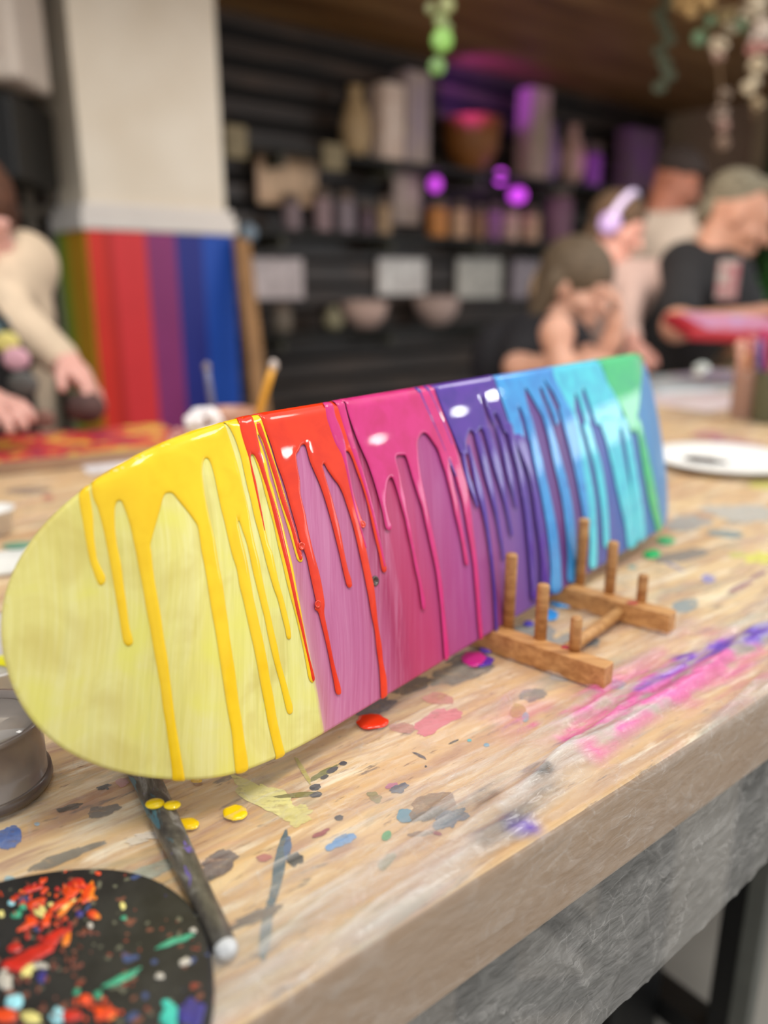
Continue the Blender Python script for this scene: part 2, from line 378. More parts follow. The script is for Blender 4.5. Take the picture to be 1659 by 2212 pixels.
DRIPS = {"Y":[[[55.5,83.7],[53.3,82.0],[51.2,75.0],[50.1,63.8],[49.0,52.8],[48.4,43.4],[48.8,36.2],[49.2,32.3],[49.9,29.9],[51.5,29.8],[52.8,30.8],[53.6,33.1],[53.3,35.5],[52.4,40.0],[52.0,43.5],[52.5,48.1],[53.5,55.5],[55.6,65.4],[56.6,73.7],[57.4,81.1],[56.9,83.6]],[[61.6,91.6],[59.4,83.6],[58.2,75.3],[58.9,68.5],[58.8,58.0],[58.1,46.7],[57.1,33.6],[56.1,22.3],[55.3,10.9],[54.4,-0.5],[55.1,-3.8],[56.6,-5.0],[58.6,-4.1],[59.2,-1.8],[59.1,6.0],[60.4,17.3],[61.3,26.7],[62.7,38.0],[63.2,47.4],[64.1,54.9],[65.6,62.2],[67.2,67.5],[69.0,70.2],[70.8,70.2],[71.5,67.0],[71.9,61.7],[72.0,54.9],[71.6,48.3],[71.3,41.6],[70.8,34.0],[70.3,24.4],[69.4,12.9],[69.0,3.3],[68.3,-8.3],[67.8,-19.1],[67.4,-30.0],[66.4,-41.7],[65.9,-53.8],[65.1,-65.8],[64.5,-77.0],[63.6,-83.9],[64.4,-85.5],[69.0,-86.9],[70.1,-86.3],[70.4,-75.9],[70.7,-63.6],[71.1,-51.4],[72.0,-39.5],[73.0,-27.7],[74.1,-16.0],[74.6,-5.2],[75.6,5.3],[76.2,15.0],[76.8,24.6],[77.9,34.1],[78.9,40.6],[79.4,44.4],[81.7,48.7],[85.6,55.5],[89.2,61.5],[92.2,66.7],[94.1,68.7],[96.5,68.9],[98.5,67.8],[100.4,64.0],[103.9,57.2],[106.7,51.1],[107.8,47.8],[107.6,43.3],[106.4,34.5],[105.8,24.5],[105.1,15.6],[104.1,5.7],[103.5,-3.3],[103.0,-14.5],[102.1,-27.6],[101.5,-37.8],[100.9,-48.0],[100.6,-58.5],[100.6,-69.1],[99.7,-79.4],[99.0,-87.8],[98.7,-92.0],[99.8,-94.7],[102.4,-97.4],[104.9,-97.7],[107.2,-95.6],[107.9,-88.7],[108.0,-78.9],[108.5,-67.2],[108.7,-57.6],[109.4,-47.2],[110.3,-37.0],[110.8,-27.7],[111.5,-17.4],[112.6,-8.4],[113.5,1.7],[114.7,12.7],[115.1,21.9],[115.8,30.0],[116.6,38.0],[116.7,46.2],[117.1,55.3],[117.8,63.3],[118.9,70.3],[120.3,76.2],[122.4,80.9],[124.6,83.0],[126.4,82.5],[127.4,79.0],[127.4,71.8],[126.8,64.1],[126.1,54.4],[126.0,46.1],[125.7,34.7],[125.7,26.3],[126.4,17.7],[125.7,8.5],[125.9,-0.0],[125.9,-9.6],[126.0,-19.2],[126.2,-29.0],[126.2,-39.8],[126.0,-51.7],[126.2,-62.8],[126.3,-75.1],[127.0,-85.4],[127.9,-94.9],[128.4,-99.8],[130.8,-102.6],[134.0,-102.9],[135.4,-100.8],[134.6,-93.5],[133.7,-84.0],[133.2,-72.5],[133.5,-61.4],[133.3,-50.2],[133.8,-39.4],[133.8,-28.4],[133.6,-18.6],[133.5,-8.8],[133.5,0.8],[134.4,13.4],[134.9,21.8],[134.8,30.3],[134.8,36.7],[135.0,42.4],[135.8,44.3],[136.4,42.6],[136.9,37.2],[137.6,30.7],[137.6,24.3],[137.2,13.7],[137.4,5.0],[137.7,-5.9],[138.1,-14.7],[138.0,-25.5],[138.3,-35.5],[138.9,-44.6],[140.0,-55.0],[140.7,-64.3],[141.5,-74.3],[143.2,-77.0],[145.6,-76.9],[146.6,-73.0],[145.6,-65.2],[144.4,-54.5],[143.3,-44.0],[143.3,-35.1],[142.9,-22.8],[142.8,-12.9],[142.6,-0.8],[142.9,9.9],[143.4,18.4],[143.2,27.1],[143.5,36.7],[144.5,46.1],[144.9,53.5],[145.0,62.1],[145.5,71.6],[145.5,81.2],[145.2,89.8],[144.9,97.3],[145.0,101.0],[147.5,108.7]],[[148.7,108.5],[146.1,101.4],[147.6,96.4],[149.0,89.2],[149.3,80.6],[148.8,72.1],[148.2,62.5],[148.1,53.9],[147.6,43.3],[148.0,33.5],[148.1,24.8],[148.2,16.1],[148.7,8.3],[149.3,0.4],[150.6,-7.7],[151.0,-16.7],[151.5,-25.7],[151.5,-31.3],[152.8,-33.1],[154.8,-32.5],[155.5,-26.0],[155.3,-16.9],[154.9,-7.9],[154.2,1.2],[154.2,10.0],[154.3,19.9],[153.2,25.6],[153.2,32.2],[153.4,39.8],[154.1,48.3],[154.2,57.0],[154.8,65.6],[155.2,72.0],[155.4,77.4],[157.2,79.7],[158.6,79.0],[159.3,74.0],[159.9,65.7],[159.8,55.9],[160.0,46.0],[160.3,36.0],[159.9,24.0],[160.1,12.8],[160.1,2.8],[160.6,-8.5],[161.3,-16.6],[162.0,-28.1],[162.4,-38.5],[162.6,-50.1],[162.7,-61.1],[163.9,-64.5],[165.5,-65.7],[167.3,-64.1],[167.6,-60.1],[166.4,-51.5],[166.2,-39.9],[166.3,-27.3],[166.7,-17.2],[166.8,-5.9],[167.4,7.5],[167.4,16.5],[167.2,25.5],[167.1,36.6],[166.8,45.6],[166.8,56.7],[166.3,64.5],[167.2,74.3],[166.8,83.2],[165.9,89.4],[166.9,90.4],[168.0,85.7],[168.6,77.1],[168.6,67.4],[168.9,56.3],[169.5,45.0],[170.2,35.9],[171.0,26.8],[171.6,16.5],[172.1,11.6],[173.6,9.5],[175.5,9.2],[176.8,11.2],[176.5,15.2],[176.3,22.1],[175.8,32.4],[175.0,43.8],[174.4,55.2],[173.8,67.6],[173.4,78.8],[173.1,90.0],[173.6,98.8],[175.4,106.4]]],"R":[[[158.1,108.5],[154.9,100.7],[153.8,94.9],[153.7,87.4],[154.1,80.8],[154.4,76.5],[153.5,71.2],[153.0,63.7],[152.6,55.2],[152.2,47.7],[152.0,40.6],[151.7,34.2],[152.4,34.6],[153.1,40.4],[153.7,47.3],[154.1,53.8],[155.0,63.4],[155.2,70.9],[155.5,76.8],[156.8,79.8],[158.8,79.2],[160.2,74.4],[160.7,67.7],[161.2,58.9],[161.4,51.2],[161.4,42.4],[161.4,33.5],[161.5,24.7],[161.7,15.7],[162.0,6.8],[162.1,-5.6],[162.4,-18.1],[163.1,-29.6],[163.7,-42.4],[164.4,-55.4],[164.5,-61.8],[165.4,-64.9],[167.0,-64.0],[167.0,-59.9],[165.9,-49.0],[165.4,-37.3],[165.3,-27.0],[164.9,-14.3],[165.0,-0.8],[165.2,12.6],[165.2,24.8],[165.4,34.8],[165.1,44.9],[164.5,52.7],[164.0,61.1],[164.0,69.3],[164.3,78.1],[164.8,84.6],[165.2,90.6],[165.9,95.4],[165.9,99.8],[167.3,107.4]],[[167.4,97.9],[166.6,94.2],[167.0,90.9],[168.2,86.3],[168.7,78.5],[169.1,69.5],[169.6,60.6],[169.8,50.5],[170.9,40.2],[172.1,31.0],[172.5,21.9],[172.9,14.5],[173.8,10.5],[176.0,11.4],[176.2,15.3],[176.0,22.1],[175.5,30.2],[174.8,39.4],[173.6,48.6],[173.0,58.8],[172.5,68.9],[171.8,77.9],[171.1,86.4],[170.6,94.2],[169.9,97.5]],[[173.8,109.2],[171.9,100.5],[172.8,90.5],[173.8,81.9],[174.1,71.4],[175.2,62.8],[175.8,54.2],[176.1,44.6],[176.4,37.1],[176.9,29.6],[177.0,23.2],[177.9,19.2],[178.6,15.8],[179.4,9.7],[179.3,2.1],[179.3,-5.4],[179.4,-13.0],[179.3,-18.4],[177.4,-21.7],[179.6,-24.9],[180.3,-31.9],[181.0,-41.0],[181.6,-51.2],[182.0,-62.6],[182.4,-71.7],[182.7,-78.9],[184.7,-81.5],[187.1,-81.4],[187.5,-77.2],[186.1,-68.6],[185.1,-59.2],[184.7,-47.8],[184.4,-36.6],[184.4,-26.7],[186.3,-20.6],[187.0,-9.9],[186.9,0.0],[186.1,10.1],[185.8,18.8],[185.9,28.5],[186.5,37.0],[186.4,45.6],[186.8,50.9],[188.9,58.0],[189.7,65.4],[191.0,72.8],[192.3,74.7],[194.5,76.0],[196.9,78.5],[199.6,79.4],[201.2,78.2],[201.3,73.2],[201.5,67.7],[202.8,60.9],[204.6,52.9],[205.7,44.9],[206.5,35.9],[207.0,25.8],[207.3,16.8],[207.7,7.7],[207.8,-2.4],[208.1,-11.5],[208.7,-16.0],[210.6,-18.0],[213.0,-17.3],[213.5,-13.1],[212.4,-6.0],[212.2,4.3],[212.6,13.2],[212.9,24.4],[212.3,34.6],[212.2,41.3],[211.4,50.4],[211.1,58.3],[211.2,63.3],[213.0,64.4],[214.8,59.8],[218.1,53.6],[221.1,48.6],[223.0,42.5],[223.9,35.5],[224.8,28.5],[225.4,20.3],[225.8,11.1],[226.0,0.7],[226.2,-9.8],[226.3,-21.4],[226.4,-30.8],[226.3,-41.3],[226.8,-53.3],[225.9,-64.9],[225.9,-76.9],[225.0,-88.6],[223.9,-99.1],[225.8,-100.8],[229.4,-100.7],[230.5,-99.3],[231.6,-88.7],[230.5,-76.2],[231.3,-64.4],[231.1,-50.0],[232.5,-35.0],[233.5,-23.5],[233.0,-12.9],[233.0,-1.2],[232.8,9.3],[232.2,17.0],[236.0,16.7],[237.7,19.2],[235.3,21.3],[234.1,26.4],[233.1,35.9],[232.9,47.4],[233.3,57.7],[232.6,63.5],[232.9,66.9],[235.0,68.8],[237.8,68.4],[239.6,63.5],[240.7,55.2],[242.4,45.6],[243.3,36.1],[243.6,26.6],[243.6,16.1],[243.8,5.5],[244.4,-4.1],[244.1,-14.1],[245.5,-17.3],[248.0,-17.3],[249.2,-15.0],[248.7,-7.7],[248.0,2.0],[248.2,13.8],[246.8,25.9],[246.1,39.0],[245.5,52.0],[244.0,61.6],[242.9,74.5],[242.5,86.2],[242.5,96.6],[243.8,105.7]]],"M":[[[228.6,102.9],[225.7,94.1],[225.9,86.2],[227.0,75.8],[230.1,67.3],[230.3,57.1],[229.7,45.7],[229.6,35.4],[229.9,25.0],[231.0,14.4],[232.1,3.7],[232.2,3.3],[232.6,3.0],[233.1,3.1],[233.4,3.4],[232.6,14.0],[232.1,24.5],[232.1,34.9],[232.5,45.2],[233.4,56.5],[234.5,66.6],[236.2,74.4],[235.7,84.8],[234.2,93.0],[234.7,102.1]],[[238.7,104.0],[238.6,95.9],[238.9,85.5],[239.8,73.8],[241.3,63.2],[242.7,53.6],[244.0,42.9],[244.8,32.2],[245.4,20.4],[245.6,8.5],[246.2,-3.4],[246.2,-13.0],[246.3,-13.5],[246.8,-13.9],[247.5,-13.8],[247.9,-13.4],[248.2,-3.9],[247.9,8.0],[248.0,19.8],[247.7,31.6],[247.2,42.3],[246.6,52.9],[245.8,62.4],[245.2,73.0],[245.2,84.6],[245.6,95.1],[245.6,103.2]],[[249.8,108.2],[247.2,100.3],[246.8,92.2],[247.5,83.0],[248.7,74.6],[250.7,66.1],[252.8,57.5],[254.3,46.9],[255.2,36.4],[255.7,29.0],[255.9,21.7],[255.6,15.5],[255.9,11.4],[258.0,9.4],[260.9,9.5],[262.1,11.4],[261.4,15.2],[261.0,22.6],[261.5,28.8],[264.4,35.6],[268.1,41.7],[272.0,44.3],[274.4,42.6],[275.7,35.5],[276.3,27.9],[277.0,20.2],[277.8,12.5],[277.7,1.8],[278.3,-10.3],[278.3,-22.2],[279.2,-34.5],[279.0,-45.4],[278.9,-52.9],[280.3,-55.2],[282.6,-54.3],[283.6,-48.0],[282.7,-34.4],[282.0,-21.1],[281.6,-7.9],[282.2,5.0],[281.8,17.0],[282.5,26.6],[282.2,35.2],[282.8,43.7],[282.3,51.3],[282.6,56.1],[284.8,57.9],[289.6,57.4],[293.7,56.1],[294.9,49.1],[295.5,41.4],[296.6,32.4],[297.8,23.4],[299.0,16.5],[299.2,6.5],[299.8,-5.8],[300.6,-18.3],[301.3,-31.9],[300.8,-44.2],[300.3,-57.6],[299.2,-71.0],[298.3,-84.5],[297.6,-98.7],[299.8,-100.3],[302.3,-99.8],[303.3,-93.2],[303.8,-76.0],[304.7,-59.0],[306.0,-45.7],[306.2,-31.0],[306.0,-18.5],[305.7,-7.2],[305.2,2.9],[304.9,13.0],[305.1,24.1],[305.1,34.1],[306.0,43.8],[307.5,52.4],[310.8,63.0],[314.9,67.4],[320.6,69.4],[325.1,67.0],[329.6,60.1],[332.8,53.9],[334.3,43.4],[335.5,36.3],[335.9,27.0],[336.6,15.3],[336.6,3.8],[337.7,-8.1],[338.1,-19.9],[338.1,-30.4],[338.5,-36.4],[340.2,-38.3],[342.6,-36.9],[342.8,-28.1],[342.6,-15.1],[342.6,-2.2],[343.2,11.6],[342.4,23.4],[342.7,33.8],[342.7,40.2],[344.9,41.8],[346.4,34.3],[347.4,23.6],[348.6,12.8],[348.7,1.1],[348.6,-11.9],[348.8,-24.9],[348.7,-40.3],[347.2,-54.3],[346.3,-67.2],[345.0,-83.8],[344.8,-98.9],[346.9,-100.3],[349.6,-99.7],[350.0,-85.4],[351.5,-67.6],[353.5,-50.1],[354.7,-33.6],[355.9,-14.8],[357.1,-3.2],[358.3,8.5],[359.4,17.7],[358.8,27.3],[357.3,39.4],[356.0,51.4],[354.0,63.4],[351.3,75.4],[348.8,87.4],[347.5,99.1],[348.9,108.3]]],"P":[[[327.6,106.9],[326.8,99.6],[329.5,87.4],[332.9,75.6],[336.3,63.1],[339.5,51.7],[343.3,40.6],[347.0,30.7],[347.1,30.1],[347.7,29.8],[348.4,29.9],[348.9,30.3],[346.2,40.1],[343.1,51.1],[340.2,62.5],[337.1,75.0],[334.1,86.8],[331.3,99.1],[331.7,106.5]],[[338.6,105.8],[338.7,98.9],[342.1,88.2],[345.5,75.0],[348.8,61.8],[351.4,49.8],[354.5,39.9],[354.6,39.3],[355.1,39.0],[355.9,39.1],[356.3,39.5],[354.0,49.3],[351.8,61.4],[348.8,74.6],[345.4,87.8],[341.9,98.6],[341.8,105.5]],[[348.9,108.3],[348.0,99.1],[349.7,87.3],[352.2,75.3],[355.4,64.3],[358.3,52.2],[360.3,47.1],[363.9,45.9],[369.0,45.7],[370.2,53.9],[375.4,60.3],[380.3,62.9],[383.4,60.3],[386.0,57.5],[391.1,61.0],[396.0,62.2],[398.6,58.1],[404.3,58.6],[405.8,69.5],[405.9,79.4],[407.1,86.8],[409.7,85.2],[411.1,73.8],[413.7,64.7],[417.0,61.8],[418.5,70.4],[422.3,71.2],[425.1,64.5],[428.0,55.2],[437.6,49.9],[437.4,60.3],[434.5,79.9],[433.0,100.6],[433.5,108.2]],[[362.0,50.4],[359.0,33.2],[360.0,21.1],[363.5,10.9],[365.5,3.4],[365.7,2.4],[366.7,1.9],[367.9,2.0],[368.6,2.7],[368.2,10.0],[367.0,19.8],[364.7,32.1],[365.1,49.9]],[[370.6,51.4],[369.7,34.8],[369.5,18.1],[372.0,0.7],[373.0,-16.4],[372.6,-33.4],[371.5,-52.7],[370.0,-72.0],[368.2,-91.4],[367.7,-101.2],[371.5,-102.6],[372.0,-92.7],[374.2,-73.3],[375.7,-53.9],[377.1,-34.6],[377.9,-17.6],[378.9,-0.7],[378.3,16.4],[376.0,33.7],[373.8,50.9]],[[384.2,60.2],[383.8,44.5],[384.8,24.9],[387.7,4.7],[389.7,-13.0],[390.1,-30.4],[390.1,-46.6],[390.3,-47.5],[391.3,-48.1],[392.4,-48.1],[393.1,-47.4],[394.0,-31.4],[394.3,-14.0],[394.4,3.3],[393.9,23.2],[392.8,43.0],[389.8,59.4]],[[398.4,61.8],[398.6,47.0],[400.2,27.0],[404.0,6.3],[406.1,-11.6],[407.0,-29.5],[407.3,-30.6],[408.6,-31.4],[410.1,-31.3],[411.0,-30.5],[410.9,-12.7],[410.9,5.0],[411.3,25.0],[408.6,45.5],[405.9,60.8]],[[416.5,60.6],[417.2,44.1],[417.1,22.7],[419.5,4.5],[421.3,-8.6],[421.5,-9.6],[422.7,-10.2],[424.0,-10.1],[424.9,-9.4],[424.8,3.4],[426.0,21.1],[424.2,43.0],[420.8,60.0]],[[432.7,60.1],[432.4,38.5],[434.2,20.0],[434.1,1.8],[433.5,-17.6],[431.8,-39.3],[429.9,-61.0],[428.6,-80.5],[427.8,-91.6],[437.0,-94.4],[437.7,-83.2],[439.8,-63.7],[441.7,-41.7],[443.2,-19.8],[443.7,-0.2],[442.9,18.4],[441.0,37.1],[441.2,59.0]],[[440.4,49.4],[444.4,34.1],[450.9,13.3],[451.3,-6.6],[450.1,-26.3],[450.2,-46.3],[449.1,-66.2],[446.4,-88.3],[458.8,-92.0],[462.3,-69.8],[463.3,-49.6],[462.1,-29.0],[461.3,-8.7],[459.0,11.8],[457.6,31.9],[453.5,47.4]]],"B":[[[435.9,108.1],[435.2,100.3],[435.6,90.0],[437.4,80.1],[438.9,69.0],[439.6,58.0],[439.5,50.1],[446.1,46.7],[457.4,45.6],[459.8,56.4],[458.9,66.5],[460.4,73.1],[462.9,71.0],[465.2,63.2],[465.6,50.7],[466.1,40.6],[474.7,49.4],[476.7,59.2],[476.6,69.3],[476.6,79.4],[479.7,88.0],[483.6,83.8],[488.2,75.6],[494.2,64.6],[501.1,54.7],[507.8,55.1],[507.6,65.6],[503.8,76.5],[504.6,85.5],[508.8,83.7],[511.2,73.0],[515.7,60.7],[518.1,48.5],[525.5,52.8],[523.2,65.1],[518.7,77.5],[516.4,88.2],[515.9,92.2],[520.7,86.5],[526.9,77.9],[532.1,66.7],[538.2,56.5],[544.1,45.0],[557.3,48.7],[545.8,71.9],[536.4,95.7],[540.5,110.2]],[[467.0,65.5],[466.7,45.5],[465.5,25.6],[466.5,5.4],[467.7,-15.1],[468.6,-35.6],[468.3,-56.0],[466.9,-76.2],[464.1,-96.2],[482.2,-101.6],[484.9,-81.2],[486.1,-60.5],[486.1,-39.6],[484.0,-18.5],[481.5,2.5],[480.4,23.1],[478.7,43.7],[477.1,64.2]],[[497.9,61.6],[498.5,40.8],[499.1,17.4],[501.3,-3.8],[502.9,-27.7],[501.8,-51.2],[499.8,-74.6],[495.8,-94.9],[511.9,-99.5],[516.8,-79.2],[519.7,-55.5],[520.6,-31.5],[518.6,-7.1],[515.1,14.7],[511.4,38.9],[507.7,60.4]],[[531.9,64.0],[531.3,44.1],[534.2,19.5],[536.5,-5.1],[538.0,-25.8],[539.3,-42.4],[540.4,-45.1],[544.0,-47.0],[548.2,-46.9],[550.5,-44.9],[552.5,-28.7],[553.0,-8.2],[553.7,16.4],[554.8,40.8],[550.9,61.8]]],"C":[[[540.5,110.2],[535.9,99.8],[537.4,87.6],[541.2,73.7],[546.0,61.0],[549.1,49.7],[558.5,51.3],[563.5,64.4],[569.5,73.4],[573.1,66.1],[575.2,49.1],[579.1,34.6],[586.8,44.8],[584.6,59.2],[582.9,70.6],[589.3,77.0],[591.6,69.7],[594.1,56.6],[598.2,39.1],[609.6,36.1],[612.0,27.1],[620.1,23.1],[633.9,24.0],[648.0,24.9],[658.8,29.4],[662.3,44.0],[656.2,62.8],[647.9,78.5],[640.2,94.1],[644.2,108.6]],[[545.8,58.3],[544.9,36.7],[546.6,14.8],[547.7,-7.2],[549.3,-29.5],[548.8,-51.4],[547.1,-73.2],[542.6,-94.4],[556.8,-98.2],[562.3,-77.0],[566.2,-55.4],[568.7,-33.5],[567.9,-11.0],[566.6,11.5],[563.5,34.1],[559.9,56.6]],[[570.4,41.4],[572.5,21.6],[576.2,1.5],[578.1,-21.3],[578.2,-44.0],[577.1,-66.5],[576.1,-80.5],[577.7,-83.7],[582.2,-86.2],[587.2,-86.2],[589.8,-83.9],[591.9,-70.0],[594.0,-47.4],[594.9,-24.6],[593.9,-1.5],[588.8,19.1],[584.1,39.6]],[[609.1,41.9],[612.5,18.4],[615.9,-5.4],[618.9,-29.2],[624.2,-53.9],[630.5,-77.6],[632.1,-97.6],[654.6,-103.3],[655.4,-83.5],[654.0,-60.3],[651.9,-35.6],[646.9,-10.7],[645.5,13.4],[646.7,37.0]],[[654.2,36.0],[656.1,5.8],[655.4,-21.2],[654.1,-48.2],[655.6,-72.8],[656.9,-94.6],[678.9,-100.0],[680.1,-78.4],[678.1,-53.1],[674.8,-24.7],[672.4,3.2],[668.9,34.1]]],"G":[[[646.0,111.5],[641.7,91.0],[643.9,77.4],[650.4,67.9],[659.1,54.9],[664.9,42.2],[669.2,32.6],[674.9,21.2],[686.4,18.0],[695.9,30.6],[711.9,47.4],[728.3,67.9],[755.9,85.9],[803.5,105.4]],[[692.7,31.0],[691.4,9.5],[690.9,-15.2],[692.7,-40.4],[698.4,-66.7],[707.1,-86.0],[713.5,-100.4],[729.7,-104.2],[727.2,-90.6],[722.0,-71.7],[716.8,-45.0],[711.4,-18.6],[707.3,7.2],[702.7,29.7]]]}
def paint_layer(key, name, label, m, base, T):
    vs, fs = [], []
    for i, poly in enumerate(DRIPS[key]):
        P = np.array(poly)/1000.0; V2, d, f = pillow(P)
        h = base+.00008*i+T*np.sqrt(1-(1-np.clip(d/.0021, 0, 1))**2)
        u = np.clip(V2[:, 0], .0005, BP['L']-.0005); v = V2[:, 1]; hw = bhw(u); over = np.abs(v)-(hw-ER); vc = np.clip(v, -(hw-ER), hw-ER)
        S = bsurf(u, vc); N = bnorm(u, vc); Od = np.sign(v)[:, None]*B_V[None]
        Od = Od-(Od*N).sum(1)[:, None]*N; Od /= np.linalg.norm(Od, axis=1)[:, None]
        ot = np.clip(over, 0, None); ang = np.clip(ot/ER, 0, math.pi/2)
        top = v > 0
        W_ = S+Od*(((ER+h)*np.sin(ang))[:, None])-N*((ER*(1-np.cos(ang)))[:, None])+N*((h*np.cos(ang))[:, None]); ex_ = np.clip(ot-ER*math.pi/2, 0, .004)[:, None]; Pt = W_-N*ex_
        Pb = W_+Od*ex_*.7+N*ex_*.2
        Q = np.where((over > 0)[:, None], np.where(top[:, None], Pt, Pb), S+N*h[:, None])
        # only keep a little of the overshoot past the rim
        keep = ot < .012; n0 = len(vs); vs += list(Q); fs += [[a+n0 for a in q] for q in f if all(keep[a] for a in q)]
    o = mesh(name, vs, fs, m, deck); tag(o, label)
    return o
paint_layer('Y', 'paint_pour', 'glossy yellow paint pour with long drips', glossy_paint('yellow_paint', 'ffd41c', 'f9ca12'), .0001, .0007)
paint_layer('C', 'paint_pour', 'turquoise paint pour with drips', glossy_paint('turquoise_paint', '4fd4e6', '46b8d8'), .0009, .0005)
paint_layer('G', 'paint_pour', 'green paint pour', glossy_paint('green_paint', '3cc478', '35b27c'), .0012, .0005)
paint_layer('B', 'paint_pour', 'sky blue paint pour with drips', glossy_paint('blue_paint', '3fa0e4', '3a86d0'), .0012, .0004)
paint_layer('P', 'paint_pour', 'violet paint pour with thin drips', glossy_paint('violet_paint', '5b34a0', '4b2f92'), .0017, .0005)
paint_layer('R', 'paint_pour', 'orange-red paint pour with drips', glossy_paint('red_paint', 'ee3a12', 'e03010'), .0008, .0007)
paint_layer('M', 'paint_pour', 'magenta paint pour with drips', glossy_paint('magenta_paint', 'd82f80', 'cc2a70'), .0015, .0005)
# bolt holes near the nose
for (u_, v_, lab) in ((.2364, -.0208, 'open bolt hole'), (.2341, .0192, 'bolt hole clogged with red paint'), (.1769, .0187, 'bolt hole clogged with red paint'), (.180, -.0195, 'bolt hole clogged with red paint')):
    c = bsurf(np.array([u_]), np.array([v_]))[0]; n = bnorm(np.array([u_]), np.array([v_]))[0]
    b = MB(); openh = lab.startswith('open'); r = .0026
    b.lathe(c, [(r+.0011, .0001), (r+.0008, .0007), (r, .0009), (r-.0005, .0004), (r-.0008, -.0002)] if openh else [(r, .0013), (r-.0002, .0021), (r-.001, .0017), (r-.0016, .0012)], 20, n)
    o = b.build('bolt_hole', mat('hole_shadow', '4a3a34' if openh else 'e03812', .3, coat=.6), deck, True); tag(o, lab)  # dark tone paints the open hole's shade; clogged holes are red paint
# ------------------------------------------------------------------ craft table, film, things on it
TA = np.array([.0834, .3662, 0]); TS = np.array([math.sin(math.radians(51.6)), math.cos(math.radians(51.6)), 0]); TT = np.array([-TS[1], TS[0], 0]); TZ = np.array([0, 0, 1.])
def tp(s, t, z=0): return TA+TS*s+TT*t+TZ*z
def st(P): d = np.asarray(P)-TA; return d@TS, d@TT
S0, S1, TW = -1.3, 3.0, 1.27
FLOOR = -.80
table = empty('craft_table', tuple(tp(.8, .6, 0)), 'long wooden craft table covered with paint stains under plastic film', 'table')
def wood_top():
    t = NT('stained_tabletop'); uv = t.coords('UV')
    sep = t.node('ShaderNodeSeparateXYZ'); t.link(uv, sep.inputs[0])
    def st_(a, b, sc_, det=4, ro=.6, di=.3): return t.noise(t.mapping(uv, (a, b, 1)), sc_, det, ro, di)
    c = t.ramp(st_(3, 26, 1, 3), [(.3, 'b98a5c'), (.5, 'dcb680'), (.7, 'f0d6a4')])
    c = t.mix(t.ramp(st_(9, 60, 1, 5, .7), [(.52, '000000'), (.66, 'ffffff')]), c, 'f5e6c8')
    c = t.mix(t.math('MULTIPLY', t.ramp(st_(6, 40, 1.3, 4, .65, .8), [(.5, '000000'), (.66, 'ffffff')]), .8), c, 'a87c66')
    c = t.mix(t.math('MULTIPLY', t.ramp(st_(5, 17, 1.7, 4, .6, .6), [(.56, '000000'), (.68, 'ffffff')]), .8), c, 'a69c80')
    c = t.mix(t.math('MULTIPLY', t.ramp(st_(7, 30, 2.1, 5, .7, .4), [(.60, '000000'), (.67, 'ffffff')]), .8), c, '6c6058')
    c = t.mix(t.math('MULTIPLY', t.ramp(st_(4, 12, 2.9, 3, .6, .5), [(.6, '000000'), (.72, 'ffffff')]), .5), c, 'd9a191')
    c = t.mix(t.math('MULTIPLY', t.ramp(st_(30, 160, 1, 5, .75), [(.6, '000000'), (.68, 'ffffff')]), .8), c, '7e5c42')
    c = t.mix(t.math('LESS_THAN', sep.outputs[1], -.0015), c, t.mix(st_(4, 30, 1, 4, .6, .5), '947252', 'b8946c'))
    t.set(Base_Color=c, Roughness=.5); t.bump(st_(30, 200, 1, 4), .3, .001); return t.m
def uvbox(mb_v): return [((p-TA)@TS, (p-TA)@TT) for p in mb_v]
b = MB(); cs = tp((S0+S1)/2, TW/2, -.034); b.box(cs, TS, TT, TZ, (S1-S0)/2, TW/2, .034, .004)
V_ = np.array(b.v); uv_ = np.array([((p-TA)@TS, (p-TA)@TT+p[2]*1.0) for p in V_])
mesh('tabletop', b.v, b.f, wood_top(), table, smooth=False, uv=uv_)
blk = mat('black_metal', '0d0d0e', .45, .1, 20)
gry = mat('dark_grey_metal', '5c5d57', .4, .08, 20)
def leg(P, name='leg', hx=.021, m=blk, z1=-.064):
    q = MB(); P = np.asarray(P, float); q.box([P[0], P[1], (FLOOR+z1)/2], TS, TT, TZ, hx, hx, (z1-FLOOR)/2, .003); o = q.build(name, m, table); return o
Lp = tp(.62, .14); leg(Lp); q = MB(); g_ = tp(.583, .108); q.box([g_[0], g_[1], (FLOOR-.07)/2], TS, TT, TZ, .012, .012, (-.07-FLOOR)/2, .002); tag(q.build('leg_rail', gry, table), 'grey rail on the near leg')  # thin grey post added as the lit side of the black leg
Lq = tp(.62, 1.1); leg(Lq); Lr = tp(-1.1, .14); leg(Lr); leg(tp(-1.1, 1.1)); leg(tp(2.7, .14)); leg(tp(2.7, 1.1))
for s_ in (-1.1, .62, 2.7):
    q = MB(); q.box(tp(s_, .62, -.085), TS, TT, TZ, .024, .456, .02, .002); q.build('crossbar', blk, table); q = MB(); q.box(tp(s_, .62, FLOOR+.06), TS, TT, TZ, .024, .456, .02, .002); q.build('crossbar', blk, table)
# black storage frame standing under the table next to the leg
fr = empty('metal_trestle', tuple(tp(.48, .32, FLOOR)), 'black steel trestle standing on the floor under the table edge', 'trestle')
q = MB(); q.box(tp(.535, .25, (FLOOR-.075)/2), TS, TT, TZ, .06, .02, (-.075-FLOOR)/2, .003); q.build('upright', blk, fr)
q = MB(); q.box(tp(.24, .25, (FLOOR-.075)/2), TS, TT, TZ, .03, .02, (-.075-FLOOR)/2, .003); q.build('upright', blk, fr)
q = MB(); q.box(tp(.375, .25, -.36), TS, TT, TZ, .17, .018, .028, .003); q.build('rail', blk, fr)
q = MB(); q.tube([tp(.24, .25, -.5), tp(.57, .25, -.70)], .02, 8); q.build('brace', blk, fr)
